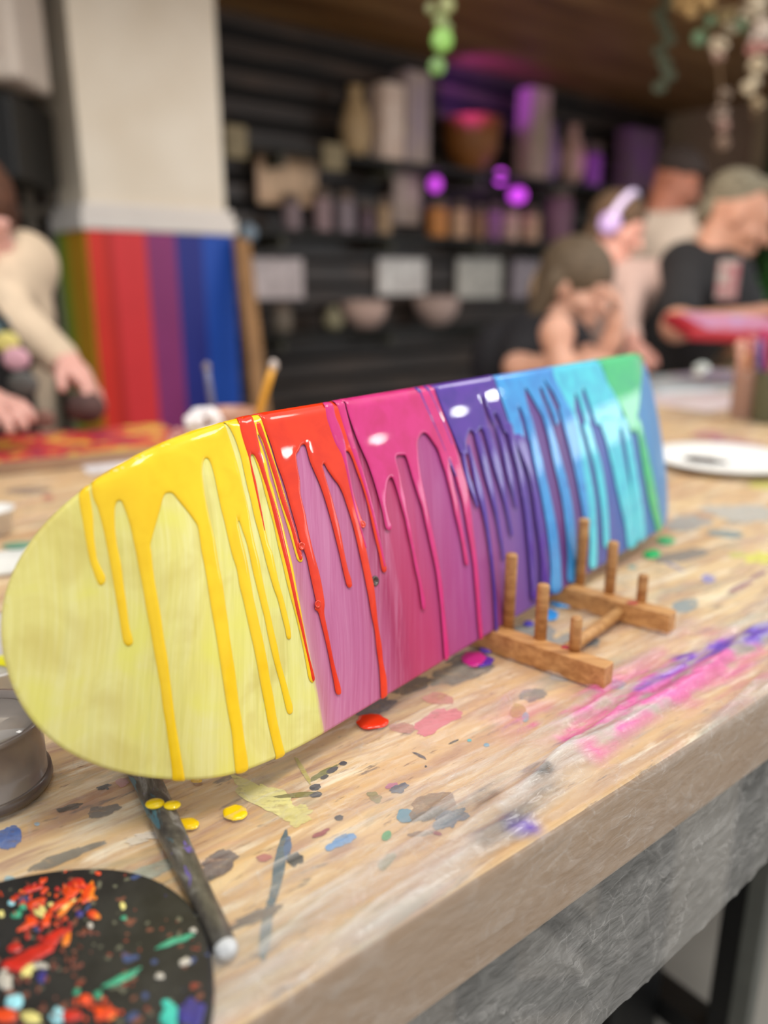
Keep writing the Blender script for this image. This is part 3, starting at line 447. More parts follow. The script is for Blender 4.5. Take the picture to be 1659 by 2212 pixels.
# dried paint marks on the table, plus shade painted in by the deck base: (x, y, rx, ry, turn, colour, ragged)
def blob_px(cx, cy, rx, ry, rot, rag, seed, n=44):
    r = np.random.default_rng(seed); ph = r.random(8)*6.28; am = r.random(8); out = []
    for i in range(n):
        a = 2*math.pi*i/n; k = 1+rag*sum(am[j]*math.sin((j+1)*a+ph[j])/(1+.5*j) for j in range(8))*.32+rag*.20*(r.random()-.5)
        x, y = rx*k*math.cos(a), ry*k*math.sin(a); c_, s_ = math.cos(rot), math.sin(rot)
        out.append((cx+x*c_-y*s_, cy+x*s_+y*c_))
    return out
SMAT = {}
def stain_shade_mat(c, alpha=.8):
    k = (c, alpha)
    if k not in SMAT:
        t = NT('dried_paint_'+c); uv = t.coords('Object')
        n = t.noise(t.mapping(uv, (1, 1, 1), (0, 0, -math.radians(38.4))), 90, 5, .7, .5)
        n2 = t.noise(t.mapping(uv, (.35, 2.6, 1), (0, 0, -math.radians(38.4))), 130, 4, .7)
        f = t.math('ADD', t.math('MULTIPLY', n, .5), t.math('MULTIPLY', n2, .5))
        t.set(Base_Color=t.mix(n, c, tuple(min(1, x*.8+.05) for x in srgb(c)[:3])+(1,)), Roughness=.55)
        t.set(Alpha=t.ramp(f, [(.33, (.2, .2, .2, 1) if alpha < .95 else (1, 1, 1, 1)), (.50, (min(1, alpha*1.15),)*3+(1,))])); SMAT[k] = t.m
    return SMAT[k]
STAINS_AND_SHADE = [(950, 1510, 30, 14, .1, 'd98a78', .6, .8), (942, 1560, 50, 20, -.5, 'e5808a', .8, .9), (868, 1572, 26, 12, .1, 'd99a8a', .6, .7), (970, 1545, 28, 12, -.2, 'e88088', .6, .8),
 (590, 1725, 78, 26, .55, 'eee48e', .9, .85), (640, 1760, 40, 18, -.2, 'ece08a', 1., .7), (700, 1670, 34, 6, -.5, '7f7c30', .7, .9), (650, 1717, 52, 5, -.1, '857c38', .7, .9), (655, 1665, 5, 34, -.5, 'c9b850', .7, .8),
 (681, 1700, 12, 7, -.2, '2c2a36', .4, 1.), (683, 1716, 12, 6, -.2, '34323e', .4, 1.), (700, 1678, 9, 4, -.3, '33302f', .5, 1.), (716, 1664, 14, 5, -.5, '2c2a36', .5, 1.), (742, 1648, 9, 4, -.2, '2c2a36', .5, 1.), (733, 1766, 9, 6, 0, '33333c', .5, 1.),
 (602, 1880, 13, 82, .2, '47606c', .35, .85), (575, 2010, 12, 70, .1, '56707a', .35, .7), (622, 1830, 8, 26, .1, '3c5f8a', .4, .9), (636, 1857, 18, 14, -.1, '0c0c0e', .7, 1.), (570, 1853, 17, 8, -.2, 'b5645a', .5, .85),
 (688, 1803, 16, 5, -.25, '9a3a44', .5, .9), (705, 1793, 10, 3, -.3, '9a3a44', .5, .9), (742, 1815, 26, 12, -.4, '6fa2d6', .7, .9), (715, 1830, 12, 7, -.2, '6fa2d6', .6, .9), (835, 1806, 12, 9, -.7, '3aa868', .2, 1.),
 (876, 1762, 20, 15, -.2, '4b8fa6', .4, .95), (935, 1745, 52, 28, -.3, '8a6a44', .7, .6), (975, 1768, 34, 20, -.3, '3f6076', 1., .8), (930, 1757, 40, 10, -.4, '6e6a5e', .9, .6), (862, 1703, 20, 9, -.3, '48586a', .8, .8), (845, 1697, 14, 6, -.2, 'c9749a', .6, .7),
 (812, 1720, 16, 10, .4, '94894a', .8, .8), (905, 1800, 30, 5, -.1, '8a6a48', .7, .8), (945, 1800, 10, 4, .3, '9a3a44', .5, .9), (920, 1655, 2.5, 2, 0, '111111', .2, 1.), (905, 1631, 16, 3, .5, '4d4a50', .6, .8), (980, 1602, 12, 2, -.4, '2a2a2a', .4, .9),
 (1014, 1599, 5, 3, 0, '4fb8b8', .2, 1.), (1051, 1609, 6, 4, 0, '6aa8c0', .2, .9), (1118, 1537, 18, 14, -.2, 'cfae48', .5, .8), (1136, 1549, 8, 10, 0, '8cc8c8', .5, .7), (835, 1860, 26, 10, -.8, '8e8a52', .6, .7), (560, 1625, 16, 6, .1, 'd0888a', .4, .6),
 (232, 1703, 3, 2.4, 0, '1a1a1a', .3, 1.), (222, 1700, 14, 5, -.3, '3d3a38', .8, .8), (150, 1745, 28, 6, -.2, '5a4c3e', .9, .8), (225, 1750, 36, 12, -.3, '6d6a66', .7, .6), (265, 1690, 14, 9, 0, 'd9a0a0', .5, .6), (18, 1815, 30, 22, -.5, '3f66b0', .9, .9), (20, 1902, 12, 10, 0, '9cc4cc', .3, .8), (80, 1780, 6, 4, 0, 'a8c4d4', .3, .9),
 (140, 1850, 80, 12, -.35, '7c7a6e', .7, .6), (330, 1880, 70, 14, -.3, 'aab09a', .7, .7), (470, 1860, 45, 22, -.45, '6b5a58', .8, .7), (540, 1985, 60, 12, -.35, '6a5c54', .8, .7), (430, 1905, 40, 8, -.3, '4c443e', .8, .7), (300, 1815, 24, 8, -.2, 'f2e4cc', .9, .8), (330, 1805, 34, 8, 0, 'f4e6d2', .9, .8),
 (800, 1530, 50, 18, -.3, '5c5460', .8, .6), (890, 1480, 50, 15, -.3, '6c5a4a', .7, .6), (990, 1455, 70, 22, -.3, '7e7466', .8, .6), (1010, 1420, 50, 14, -.3, '6f6a62', .7, .6), (1150, 1375, 60, 26, .0, '8a8c8a', .6, .7), (1270, 1385, 26, 12, 0, '77807e', .4, .8), (1245, 1372, 70, 10, -.3, '9aa09c', .7, .6), (1150, 1500, 30, 14, -.1, '8e8880', .8, .6), (1215, 1460, 26, 10, .1, 'b9b4ac', .7, .7),  # grey-brown marks nearest the deck base paint in its shade
 (1330, 1478, 20, 12, 0, '93a8ac', .5, .8), (1480, 1310, 30, 14, -.2, '8f9a98', .6, .8), (1640, 1205, 30, 12, .1, 'e8e04c', .8, .9), (1590, 1200, 20, 6, 0, 'dcd66a', .8, .8), (1650, 1048, 34, 9, 0, 'd9d250', .6, .8), (1530, 1250, 14, 9, 0, '9a90cc', .5, .8), (1600, 1268, 26, 6, -.4, 'a05a64', .7, .8), (1640, 1240, 20, 5, -.4, 'a05a64', .7, .7), (1560, 1152, 40, 8, .1, '7f9a9c', .7, .7), (1475, 1200, 60, 12, -.2, '807870', .8, .6), (1490, 1130, 50, 16, 0, 'b4b4ae', .8, .7), (1600, 1110, 80, 18, 0, 'cfcfc6', .8, .7), (1365, 1225, 10, 5, 0, '9ac0b4', .3, .8), (1460, 1225, 24, 3, .4, '9d94b4', .5, .7),
 (1530, 940, 36, 8, 0, 'b86a72', .5, .9), (1590, 955, 60, 8, .1, 'c98a90', .5, .7), (1480, 900, 60, 8, 0, 'd2b48e', .6, .7), (105, 1075, 14, 6, 0, 'cc7058', .5, .7), (60, 1060, 50, 8, 0, '9c8474', .7, .6)]
for i, (cx, cy, rx, ry, ro, c, rag, al) in enumerate(STAINS_AND_SHADE[:98]):
    P = np.array([tab(*p, .0004)[:2] for p in blob_px(cx, cy, rx, ry, ro, rag, i)]); o3 = P.mean(0)
    P = smooth_closed(P, .002) if rx < 120 else P
    n = len(P); z = .0003+.00001*(i % 30)
    mesh('dried_paint_mark', [(p[0], p[1], z) for p in P], [list(range(n))[::-1] if True else None], stain_shade_mat(c, al), table, False)
# ------------------------------------------------------------------ plastic film over the table edge
def film_material():
    t = NT('clear_plastic_film'); a = t.node('ShaderNodeAttribute', attribute_name='fog'); v = a.outputs['Fac']
    pk = t.node('ShaderNodeAttribute', attribute_name='pink').outputs['Fac']; vi = t.node('ShaderNodeAttribute', attribute_name='violet').outputs['Fac']; ye = t.node('ShaderNodeAttribute', attribute_name='dusty').outputs['Fac']
    c = t.mix(pk, 'dcd8d2', 'f070b4'); c = t.mix(vi, c, '6a3fc0'); c = t.mix(ye, c, '5f5c58')
    n = t.noise(t.mapping(t.coords('UV'), (14, 90, 1)), 2, 5, .7, .8)
    t.set(Base_Color=c, Roughness=.16, Specular_IOR_Level=.6, Coat_Weight=.5, Coat_Roughness=.08)
    dv_ = t.node('ShaderNodeVectorMath', operation='ADD'); nn_ = t.node('ShaderNodeTexNoise'); nn_.inputs['Scale'].default_value = 22; t.link(t.coords('UV'), nn_.inputs['Vector']); sc2 = t.node('ShaderNodeVectorMath', operation='SCALE'); sc2.inputs['Scale'].default_value = .03; t.link(nn_.outputs['Color'], sc2.inputs[0]); t.link(t.coords('UV'), dv_.inputs[0]); t.link(sc2.outputs[0], dv_.inputs[1])
    vo = t.node('ShaderNodeTexVoronoi'); vo.inputs['Scale'].default_value = 1; t.link(t.mapping(dv_.outputs[0], (42, 80, 1), (0, 0, .5)), vo.inputs['Vector'])
    vo2 = t.node('ShaderNodeTexVoronoi'); vo2.inputs['Scale'].default_value = 1; t.link(t.mapping(dv_.outputs[0], (130, 210, 1), (0, 0, -.3)), vo2.inputs['Vector'])
    hh = t.math('ADD', t.math('MULTIPLY', n, .6), t.math('ADD', t.math('MULTIPLY', vo.outputs['Distance'], .8), t.math('MULTIPLY', vo2.outputs['Distance'], .3)))
    t.bump(hh, .8, .003)
    tr = t.node('ShaderNodeBsdfTransparent'); mx = t.node('ShaderNodeMixShader')
    lw = t.node('ShaderNodeLayerWeight'); lw.inputs[0].default_value = .25
    crl = 0
    for k_, (a_, b_, r_, w_) in enumerate(((26, 60, .55, .035), (60, 34, -.5, .03), (95, 150, .8, .05))):
        ve = t.node('ShaderNodeTexVoronoi', feature='DISTANCE_TO_EDGE'); ve.inputs['Scale'].default_value = 1; t.link(t.mapping(dv_.outputs[0], (a_, b_, 1), (0, 0, r_)), ve.inputs['Vector'])
        ln_ = t.math('MULTIPLY', t.ramp(ve.outputs['Distance'], [(0, 'ffffff'), (w_, '000000')]), (.16, .12, .06)[k_])
        crl = ln_ if k_ == 0 else t.math('ADD', crl, ln_)
    crl = t.math('MULTIPLY', crl, t.ramp(t.noise(t.mapping(t.coords('UV'), (8, 14, 1)), 2, 2), [(.42, '000000'), (.6, 'ffffff')]))
    v = t.math('ADD', v, t.math('MULTIPLY', crl, .75))
    f = t.math('ADD', v, t.math('MULTIPLY', lw.outputs['Fresnel'], .10), clamp=True)
    f = t.math('ADD', f, t.math('MULTIPLY', t.ramp(n, [(.60, '000000'), (.72, 'ffffff')]), .06), clamp=True)
    t.link(f, mx.inputs[0]); t.link(tr.outputs[0], mx.inputs[1]); t.link(t.b.outputs[0], mx.inputs[2]); t.link(mx.outputs[0], t.out.inputs[0]); return t.m
def smear(S, T, pts, wid):
    # soft band along a polyline in table coordinates
    best = np.full(S.shape, 9.)
    for (a, b_) in zip(pts[:-1], pts[1:]):
        a = np.array(a); b_ = np.array(b_); d = b_-a; q0 = S-a[0]; q1 = T-a[1]; k = np.clip((q0*d[0]+q1*d[1])/(d@d), 0, 1)
        best = np.minimum(best, np.hypot(q0-k*d[0], q1-k*d[1]))
    return np.clip(1-best/wid, 0, 1)
def build_film():
    s = np.concatenate([np.arange(-.75, -.16, .012), np.arange(-.16, .75, .0028), np.arange(.75, 1.6, .012), np.arange(1.6, S1+.01, .05)])
    top = np.concatenate([np.arange(.0, .26, .0028), np.arange(.26, .62, .006), np.arange(.62, TW, .03), [TW]])[::-1]
    prof = [(t_, 0, 0) for t_ in top]; cur = []
    for k in range(1, 5): a = k/4*math.pi/2; cur.append((-.003*math.sin(a), -.003*(1-math.cos(a)), 1))
    side = [(-.003, z, 1) for z in -np.arange(.006, .072, .0035)]; hang = [(-.003-.003*(k/24)**1.2, -.072-k/24*.090, 2) for k in range(1, 25)]
    prof += cur+side+hang; pt = np.array([p[0] for p in prof]); pz = np.array([p[1] for p in prof]); L = -np.concatenate([[0], np.cumsum(np.hypot(np.diff(pt), np.diff(pz)))]); L = L-L[len(top)-1]   # 0 at the table edge, negative below
    S, Lg = np.meshgrid(s, L, indexing='ij'); T = np.repeat(pt[None], len(s), 0); Z = np.repeat(pz[None], len(s), 0)
    # folds running along the table, a little oblique
    q = T+.10*S
    r1 = 1-np.abs(2*fbm(S*2.2, (T-.13*S)*42, 11, 3)-1); r2 = 1-np.abs(2*fbm(S*4, (T+.08*S)*80, 21, 3)-1); fine = fbm(S*60, T*160, 31, 4)
    near = np.exp(-np.clip(T, 0, None)/.10)
    ridge = np.clip(r1-.72, 0, 1)/.28; ridge2 = np.clip(r2-.8, 0, 1)/.2
    top_m = (Lg >= 0)
    def pxs(l): return [st(tab(*p)) for p in l]
    CR = [([(480, 1935), (770, 1790), (1050, 1650), (1290, 1528), (1480, 1425)], .0022, .22), ([(640, 1770), (820, 1705), (1000, 1640), (1170, 1558)], .0016, .14), ([(560, 2070), (800, 1900), (1010, 1752), (1200, 1640)], .0024, .20), ([(760, 1600), (900, 1560), (1110, 1480)], .0014, .08), ([(100, 1790), (420, 1700), (700, 1610)], .0012, .06),
        ([(560, 2290), (740, 2080), (930, 1905), (1100, 1752), (1240, 1645), (1420, 1520), (1660, 1375)], .011, .22), ([(1080, 1770), (1250, 1610), (1400, 1500), (1659, 1350)], .003, .22), ([(380, 2212), (600, 2030), (760, 1930)], .003, .16)]
    crk = [(smear(S, T+.0012*np.sin(S*70), pxs(l), w_), w_, fg) for l, w_, fg in CR]
    H = .0008+top_m*(sum(a**.7*min(w_*.75, .0055) for a, w_, _ in crk)+ridge*(.0014+.0042*near)+ridge2*.0012+fine*.0012)
    d1 = fbm(S*26+Lg*14, Lg*40+S*6, 41, 4); d2 = 1-np.abs(2*fbm((S+Lg*.9)*22, (Lg-S*.7)*46, 51, 3)-1); dd = np.clip(-Lg/.16, 0, 1)
    CS = [([(.02, -.085), (.05, -.12)], .0022), ([(.10, -.10), (.13, -.135)], .0016), ([(.17, -.085), (.155, -.125)], .002), ([(.225, -.078), (.20, -.118)], .0026), ([(.27, -.09), (.262, -.122)], .002), ([(.06, -.075), (.16, -.088), (.27, -.080)], .0016), ([(-.05, -.08), (.0, -.14)], .002), ([(-.08, -.03), (.06, -.048), (.2, -.03), (.34, -.05)], .0012), ([(.0, -.02), (.10, -.028)], .001), ([(.12, -.01), (.14, -.06)], .001), ([(.3, -.02), (.27, -.06)], .001), ([(.33, -.085), (.36, -.12)], .002)]
    wv = .004*np.sin(S*60)+.003*np.sin(Lg*140); cs2 = sum(smear(S+wv, Lg+wv, l, w_) for l, w_ in CS)
    out = .0012+(~top_m)*(cs2*.0022+d1*.0014+np.clip(d2-.8, 0, 1)*.0035*(.4+dd*1.2)+dd*.012*fbm(S*5, Lg*4, 61, 3))
    zz = Z+np.where(top_m, H, 0)+(~top_m)*np.where(Lg < -.072, (Z+.072)*(np.interp(S, [-.2, .118, .26, .42, .8, 3], [1.05, 1.0, .84, .60, .62, .7])-1)+(Z+.072)*.08*(fbm(S*4, S*0, 71, 1)-.5), 0); oo = np.where(top_m, 0, out)
    P = TA+TS*S[..., None]+TT*(T-oo)[..., None]+TZ*zz[..., None]
    fog = np.where(top_m, .012+.30*near*ridge+.16*ridge2*(.3+near)+.13*np.exp(-((T-.055-.07*(fbm(S*3, S*0, 81, 2)-.5))/.022)**2)*np.clip(1.2-S*1.5, .2, 1), 0)
    fog = fog+top_m*sum(np.clip(a*1.6, 0, 1)*fg*1.35*(.35+1.0*fine) for a, w_, fg in crk)
    hang_m = Lg < -.0725
    fog = np.where((~top_m) & (~hang_m), .08+.08*np.clip(d2-.86, 0, 1)/.14+.08*d1+.06*cs2, fog)
    edge = np.clip((-Lg-.142)/.006, 0, 1)*np.clip((fbm(S*5, S*0, 91, 2)-.3)*6, 0, 1)
    fog = np.where(hang_m, .17+.12*(d1-.5)+.10*(fbm(S*7, Lg*5, 77, 2)-.4)+.09*np.clip(d2-.86, 0, 1)/.14+.20*edge+.12*cs2, fog)
    def pxs(l): return [st(tab(*p)) for p in l]
    pk = .55*smear(S, T, pxs([(1130, 1555), (1260, 1540), (1380, 1500), (1520, 1440)]), .045)+.9*smear(S, T, pxs([(1225, 1600), (1290, 1560), (1340, 1515), (1440, 1460), (1560, 1395)]), .012)+.8*smear(S, T, pxs([(1285, 1640), (1330, 1590), (1400, 1540), (1500, 1480), (1640, 1410)]), .016)+.5*smear(S, T, pxs([(1320, 1500), (1380, 1480), (1430, 1450), (1540, 1370)]), .03)+.45*smear(S, T, pxs([(1170, 1570), (1230, 1545)]), .012)+.35*smear(S, T, pxs([(1500, 1530), (1659, 1470)]), .03)
    vi = 1.*smear(S, T, pxs([(1480, 1430), (1560, 1405), (1660, 1375), (1800, 1310)]), .016)+.5*smear(S, T, pxs([(1380, 1500), (1480, 1445)]), .008)+.6*smear(S, T, pxs([(1110, 1800), (1150, 1795)]), .010)
    ragg = fbm(S*40, T*170, 101, 4); mk = np.clip((ragg-.3)*4, 0, 1)
    pk = np.clip(pk*1.5, 0, 1)*mk*top_m; vi = np.clip(vi*1.8, 0, 1)*np.clip((ragg-.25)*4, 0, 1)*top_m
    du = np.clip(1.6*smear(S, T, pxs([(1010, 1760), (1100, 1700), (1170, 1680)]), .008)+.9*smear(S, T, pxs([(1040, 1830), (1130, 1770), (1190, 1700)]), .012), 0, 1)*np.clip((ragg-.35)*4, 0, 1)*top_m
    fog = np.clip(fog+.26*pk*(.5+1.1*fine)+.60*vi+.35*du, 0, .93)
    fog = fog*np.clip((TW-T)/.1, 0, 1)
    nS, nL = S.shape; f = [(i*nL+j, (i+1)*nL+j, (i+1)*nL+j+1, i*nL+j+1) for i in range(nS-1) for j in range(nL-1)]
    o = mesh('plastic_film', P.reshape(-1, 3), f, film_material(), None, uv=np.stack([S, Lg], -1).reshape(-1, 2), attr=dict(fog=fog.ravel(), pink=pk.ravel(), violet=vi.ravel(), dusty=du.ravel()))
    return tag(o, 'clear crinkled plastic film over the tabletop, hanging over its front edge, smeared pink', 'plastic film')
build_film()
# ------------------------------------------------------------------ wooden rack holding the deck
BX = np.array([math.cos(math.radians(40.5)), -math.sin(math.radians(40.5)), 0]); BY = np.array([BX[1]*-1, BX[0], 0])
def rack_wood(name, a, b_):
    t = NT(name); n = t.noise(t.mapping(t.coords(), (30, 30, 30), (0, 0, math.radians(40.5))), 1, 2); n2 = t.noise(t.mapping(t.coords(), (9, 160, 160), (0, 0, math.radians(40.5))), 1, 4, .65, .4)
    t.set(Base_Color=t.ramp(n2, [(.35, a), (.62, b_)]), Roughness=.5); t.bump(n2, .15, .0006); return t.m
rw = rack_wood('bamboo_wood', 'ad7844', 'd8a468'); rw2 = rack_wood('bamboo_peg', 'a3713f', 'cb9a60')
rack = empty('peg_rack', (.15, .63, 0), 'small wooden peg rack of two beams and dowels holding the painted deck upright', 'rack')
RZ = .0017
def beam(E, name_pegs):
    E = np.array(E, float); Lb = .172; q = MB(); c = E-BX*Lb/2+BY*.0075; c = np.array([c[0], c[1], RZ+.0095]); q.box(c, BX, BY, TZ, Lb/2, .0075, .0095, .0009); q.build('beam', rw, rack)
    for px, py, topy, r in name_pegs:
        g = tab(px, py, RZ+.019); g = g[:2]; 
        ln = None
        zs = np.linspace(.02, .12, 200); pr = []
        for z in zs:
            d = np.array([g[0], g[1], z])-EYE; y_ = 1106-FPX*(d[1]*math.sin(PITCH)+d[2]*math.cos(PITCH))/(d[1]*math.cos(PITCH)-d[2]*math.sin(PITCH)); pr.append(y_)
        zt = float(np.interp(-topy, -np.array(pr), zs)); q = MB(); q.lathe((g[0], g[1], RZ+.012), [(r, 0), (r, zt-RZ-.0135), (r*.8, zt-RZ-.012)], 20); q.build('peg', rw2, rack, True)
E1 = tab(1303, 1494, RZ); E2 = tab(1443, 1373, RZ)
beam(E1, [(1098, 1352, 1196, .0050), (1167, 1379, 1262, .0050), (1241, 1404, 1333, .0046)])
beam(E2, [(1252, 1259, 1121, .0050), (1316, 1280, 1170, .0050), (1385, 1298, 1241, .0046)])
for E in (E1, E2):
    g = E[:2]-BX[:2]*.150+BY[:2]*.0075; q = MB(); q.lathe((g[0], g[1], RZ+.012), [(.005, 0), (.005, .045), (.004, .0465)], 20); q.build('peg', rw2, rack, True)
a_ = tab(1306, 1398, RZ+.010); b2 = tab(1410, 1335, RZ+.010); d_ = E2-E1; 
c0 = E1-BX*.045+TZ*.0095+BY*.006; c1 = E2-BX*.045+TZ*.0095+BY*.006
q = MB(); q.tube([c0, c1], .0052, 16); q.build('connecting_dowel', rw2, rack, True)
redp = mat('dry_red_paint', 'b5303a', .5)
for px, py in ((1226, 1398), (1366, 1302)):
    c = tab(px, py, RZ+.0192); q = MB(); q.ball(c, .0042, sc=(1.3, .8, .12)); q.build('paint_fleck', redp, rack, True)
# ------------------------------------------------------------------ wet paint puddles
def puddle(px, py, rx, ry, c, label, seed, h=.0016, rot=0, z0=.0021, rag=.35):
    P = np.array([tab(*p, z0)[:2] for p in blob_px(px, py, rx, ry, rot, rag, seed, 26)]); cen = P.mean(0); V2, d, f = pillow(P-cen, .0011, (.0004, .001, .002, .0032), .004)
    z = z0+h*np.sqrt(1-(1-np.clip(d/.0036, 0, 1))**2); o = mesh('paint_puddle', np.stack([V2[:, 0]+cen[0], V2[:, 1]+cen[1], z], 1), f, glossy_paint('wet_'+c, c, c), None)
    return tag(o, label, 'paint drop', 'wet paint drops on the table')
puddle(804, 1560, 35, 16, 'f03a18', 'large wet orange-red paint puddle below the deck edge', 1)
puddle(507, 1756, 26, 17, 'ffd610', 'wet yellow paint drop on the table, right of the paint-crusted stick', 2)
puddle(404, 1779, 26, 13, 'fcd010', 'yellow paint drop touching the right side of the paint-crusted stick', 3)
puddle(425, 1686, 12, 5, 'f7c810', 'small yellow drop just under the rounded nose of the deck', 4)
puddle(1024, 1424, 29, 15, 'd02a8c', 'wet magenta paint puddle between deck and front rack beam', 5, .0018)
puddle(1040, 1428, 26, 13, '5a2fa8', 'violet paint rim showing beside the magenta puddle', 6, .0010)
puddle(1053, 1402, 17, 9, '5a35b0', 'round violet paint drop next to the front rack beam', 7)
puddle(1182, 1328, 24, 12, '2f9cf0', 'bright blue paint puddle between the two rack beams', 8)
puddle(1222, 1304, 34, 8, '3aa0ea', 'light blue paint spill at the end of the rear rack beam', 9)
puddle(1142, 1347, 11, 6, '3f30b4', 'tiny indigo paint drop between the rack beams', 10)
puddle(1407, 1196, 19, 9, '2fbf6c', 'nearer green paint drop by the far end of the deck', 11)
puddle(1436, 1167, 20, 8, '4cb878', 'farther green paint drop by the far end of the deck', 12)
# ------------------------------------------------------------------ paint-crusted stick under the nose
A0 = tab(305, 1660, .009); A1 = tab(490, 2043, .009); dn = (A1-A0)/np.linalg.norm(A1-A0); A0 = A0-dn*.02
stick = empty('paint_stick', tuple(A1-TZ*.009), 'round paint-crusted brush handle lying on the table under the deck nose', 'brush')
def crust():
    t = NT('crusted_handle'); co_ = t.mapping(t.coords(), (1, 1, 1), (0, 0, math.atan2(dn[1], dn[0])*-1)); n = t.noise(t.mapping(co_, (.45, 1, 1)), 85, 6, .7, .6); n2 = t.noise(t.mapping(co_, (.35, 1, 1)), 60, 4, .6, 1.5)
    c = t.ramp(n, [(.32, '1f1e20'), (.45, '4a4640'), (.55, '5f5a50'), (.64, '8d8a84'), (.7, '3a332e')])
    c = t.mix(t.ramp(n2, [(.60, '000000'), (.64, 'ffffff')]), c, '47707c'); c = t.mix(t.ramp(t.noise(co_, 110, 3, .6, 1.), [(.66, '000000'), (.69, 'ffffff')]), c, '6a5aa0')
    t.set(Base_Color=c, Roughness=.42, Coat_Weight=.3, Coat_Roughness=.2); t.bump(n, .6, .0015); return t.m
L_ = np.linalg.norm(A1-A0); xs = np.linspace(0, 1, 60); rr = np.interp(xs, [0, .35, .75, .96, 1], [.0086, .0078, .0060, .0056, .0048])*(1+.05*(fbm(xs*30, xs*0, 5, 2)-.5))
q = MB(); q.tube([A0+dn*L_*x-TZ*(.0087-r_)*1.0 for x, r_ in zip(xs, rr)], rr, 22); q.build('handle', crust(), stick, True)
q = MB(); tipc = A1-TZ*(.0087-.0052); q.ball(tipc-dn*.002, .0055, 18, 12, (1, 1, .95)); tag(q.build('tip', mat('white_paint_crust', 'c9cbcc', .6, .15, 300, bump=.5), stick, True), 'tip crusted with white paint')
for (x_, side, r_) in ((.42, -.0045, .0048), (.385, .0035, .0054)):
    c = A0+dn*L_*x_; sd = np.cross(dn, TZ); q = MB(); q.ball(c-sd*side*-1+TZ*.0066, r_, 18, 10, (1.0, .8, .34)); tag(q.build('paint_drop', glossy_paint('drop_yellow', 'f4d810', 'ecc810'), stick, True), 'wet yellow drop')
# ------------------------------------------------------------------ grey water tub, left
def frosted(name, c, al=.75):
    t = NT(name); t.set(Base_Color=c, Roughness=.2, Alpha=al, Coat_Weight=.5, Coat_Roughness=.08); t.bump(t.noise(t.coords(), 40, 3), .1, .002); return t.m
cc = tab(-5, 1700, 0); cc = np.array([-.2405, .4085, .0025])
tub = empty('water_tub', tuple(cc), 'frosted grey plastic tub of murky water standing at the left edge', 'tub')
q = MB(); R_ = .037; q.lathe(cc, [(R_*.93, 0), (R_, .002), (R_, .008), (R_*.965, .0085), (R_*.985, .042), (R_*1.03, .043), (R_*1.03, .0455), (R_*.95, .0455), (R_*.93, .040), (R_*.90, .036)], 56); q.build('body', mat('tub_plastic', '8c8178', .3, .12, 25, coat=.5, c2='776c66'), tub, True)
q = MB(); q.lathe(cc+TZ*.0400, [(R_*.90, 0), (R_*.905, .0012), (0.001, .0014)], 48); q.build('murky_water', mat('murky_water', 'aaa39c', .08, .1, 30, coat=1), tub, True)
q = MB(); q.lathe(cc+TZ*.0005, [(R_*1.02, 0), (R_*1.045, .003), (R_*1.03, .0075), (R_*.98, .0078)], 56); q.build('base_ring', mat('base_ring', '5c5048', .35, coat=.4), tub, True)
# clear tray behind the tub
cl = tab(-20, 1455, 0); tray = empty('clear_tray', tuple(cl+TZ*.002), 'clear crinkled plastic tray with yellow paint traces at the left edge behind the tub', 'tray')
q = MB(); q.lathe(cl+TZ*.002, [(.03, 0), (.052, .002), (.060, .022), (.063, .022), (.063, .0235), (.058, .0235), (.050, .004), (.001, .003)], 40); q.build('tray_body', frosted('clear_plastic', 'dcdad6', .55), tray, True)
q = MB(); q.ball(cl+TZ*.006+TS*.02, .02, sc=(1, .6, .12)); q.build('yellow_paint', glossy_paint('tray_yellow', 'e4e032', 'd8d020'), tray, True)
# ------------------------------------------------------------------ black palette board, bottom left
pc = np.array([-.1545, .2495, .0025]); pal = empty('paint_palette', tuple(pc), 'round black board crusted with orange, red and green paint in the front corner', 'palette')
PR = .0825
def palo(a, r=1): # a slightly squared outline
    e = 2.25; c_, s_ = math.cos(a), math.sin(a); k = 1/((abs(c_)**e+abs(s_)**e)**(1/e)); return k*r
prof = [(1.0, 0), (1.012, .0015), (1.012, .0045), (1.0, .006), (.985, .0064), (.6, .0062), (.01, .0062)]; q = MB(); n = 96; rot_ = .25
v = [(pc[0]+PR*r_*palo(2*math.pi*k/n)*math.cos(2*math.pi*k/n+rot_), pc[1]+PR*r_*palo(2*math.pi*k/n)*math.sin(2*math.pi*k/n+rot_), pc[2]+z_) for r_, z_ in prof for k in range(n)]
q.add(v, [(i*n+k, i*n+(k+1) % n, (i+1)*n+(k+1) % n, (i+1)*n+k) for i in range(len(prof)-1) for k in range(n)]+[tuple(range(n-1, -1, -1)), tuple(range((len(prof)-1)*n, len(prof)*n))])
def pal_mat():
    t = NT('palette_black'); co_ = t.coords(); n = t.noise(co_, 55, 5, .6); c = t.ramp(n, [(.4, '1b1b1b'), (.6, '2a2a29')])
    for sc_, th, cl_, se in ((150, .67, '7a4a3a', 0), (190, .70, '6a6a58', 3), (120, .70, '3f4f7a', 7), (170, .71, '8a3a2a', 9)):
        m_ = t.mapping(co_, (1, 1, 1)); m_.node.inputs['Location'].default_value = (se, se*2, 0); c = t.mix(t.ramp(t.noise(m_, sc_, 1, .4), [(th, '000000'), (th+.01, 'ffffff')]), c, cl_)
    t.set(Base_Color=c, Roughness=.45); t.bump(n, .2, .001); return t.m
q.build('board', pal_mat(), pal, True)
PZ = pc[2]+.0063
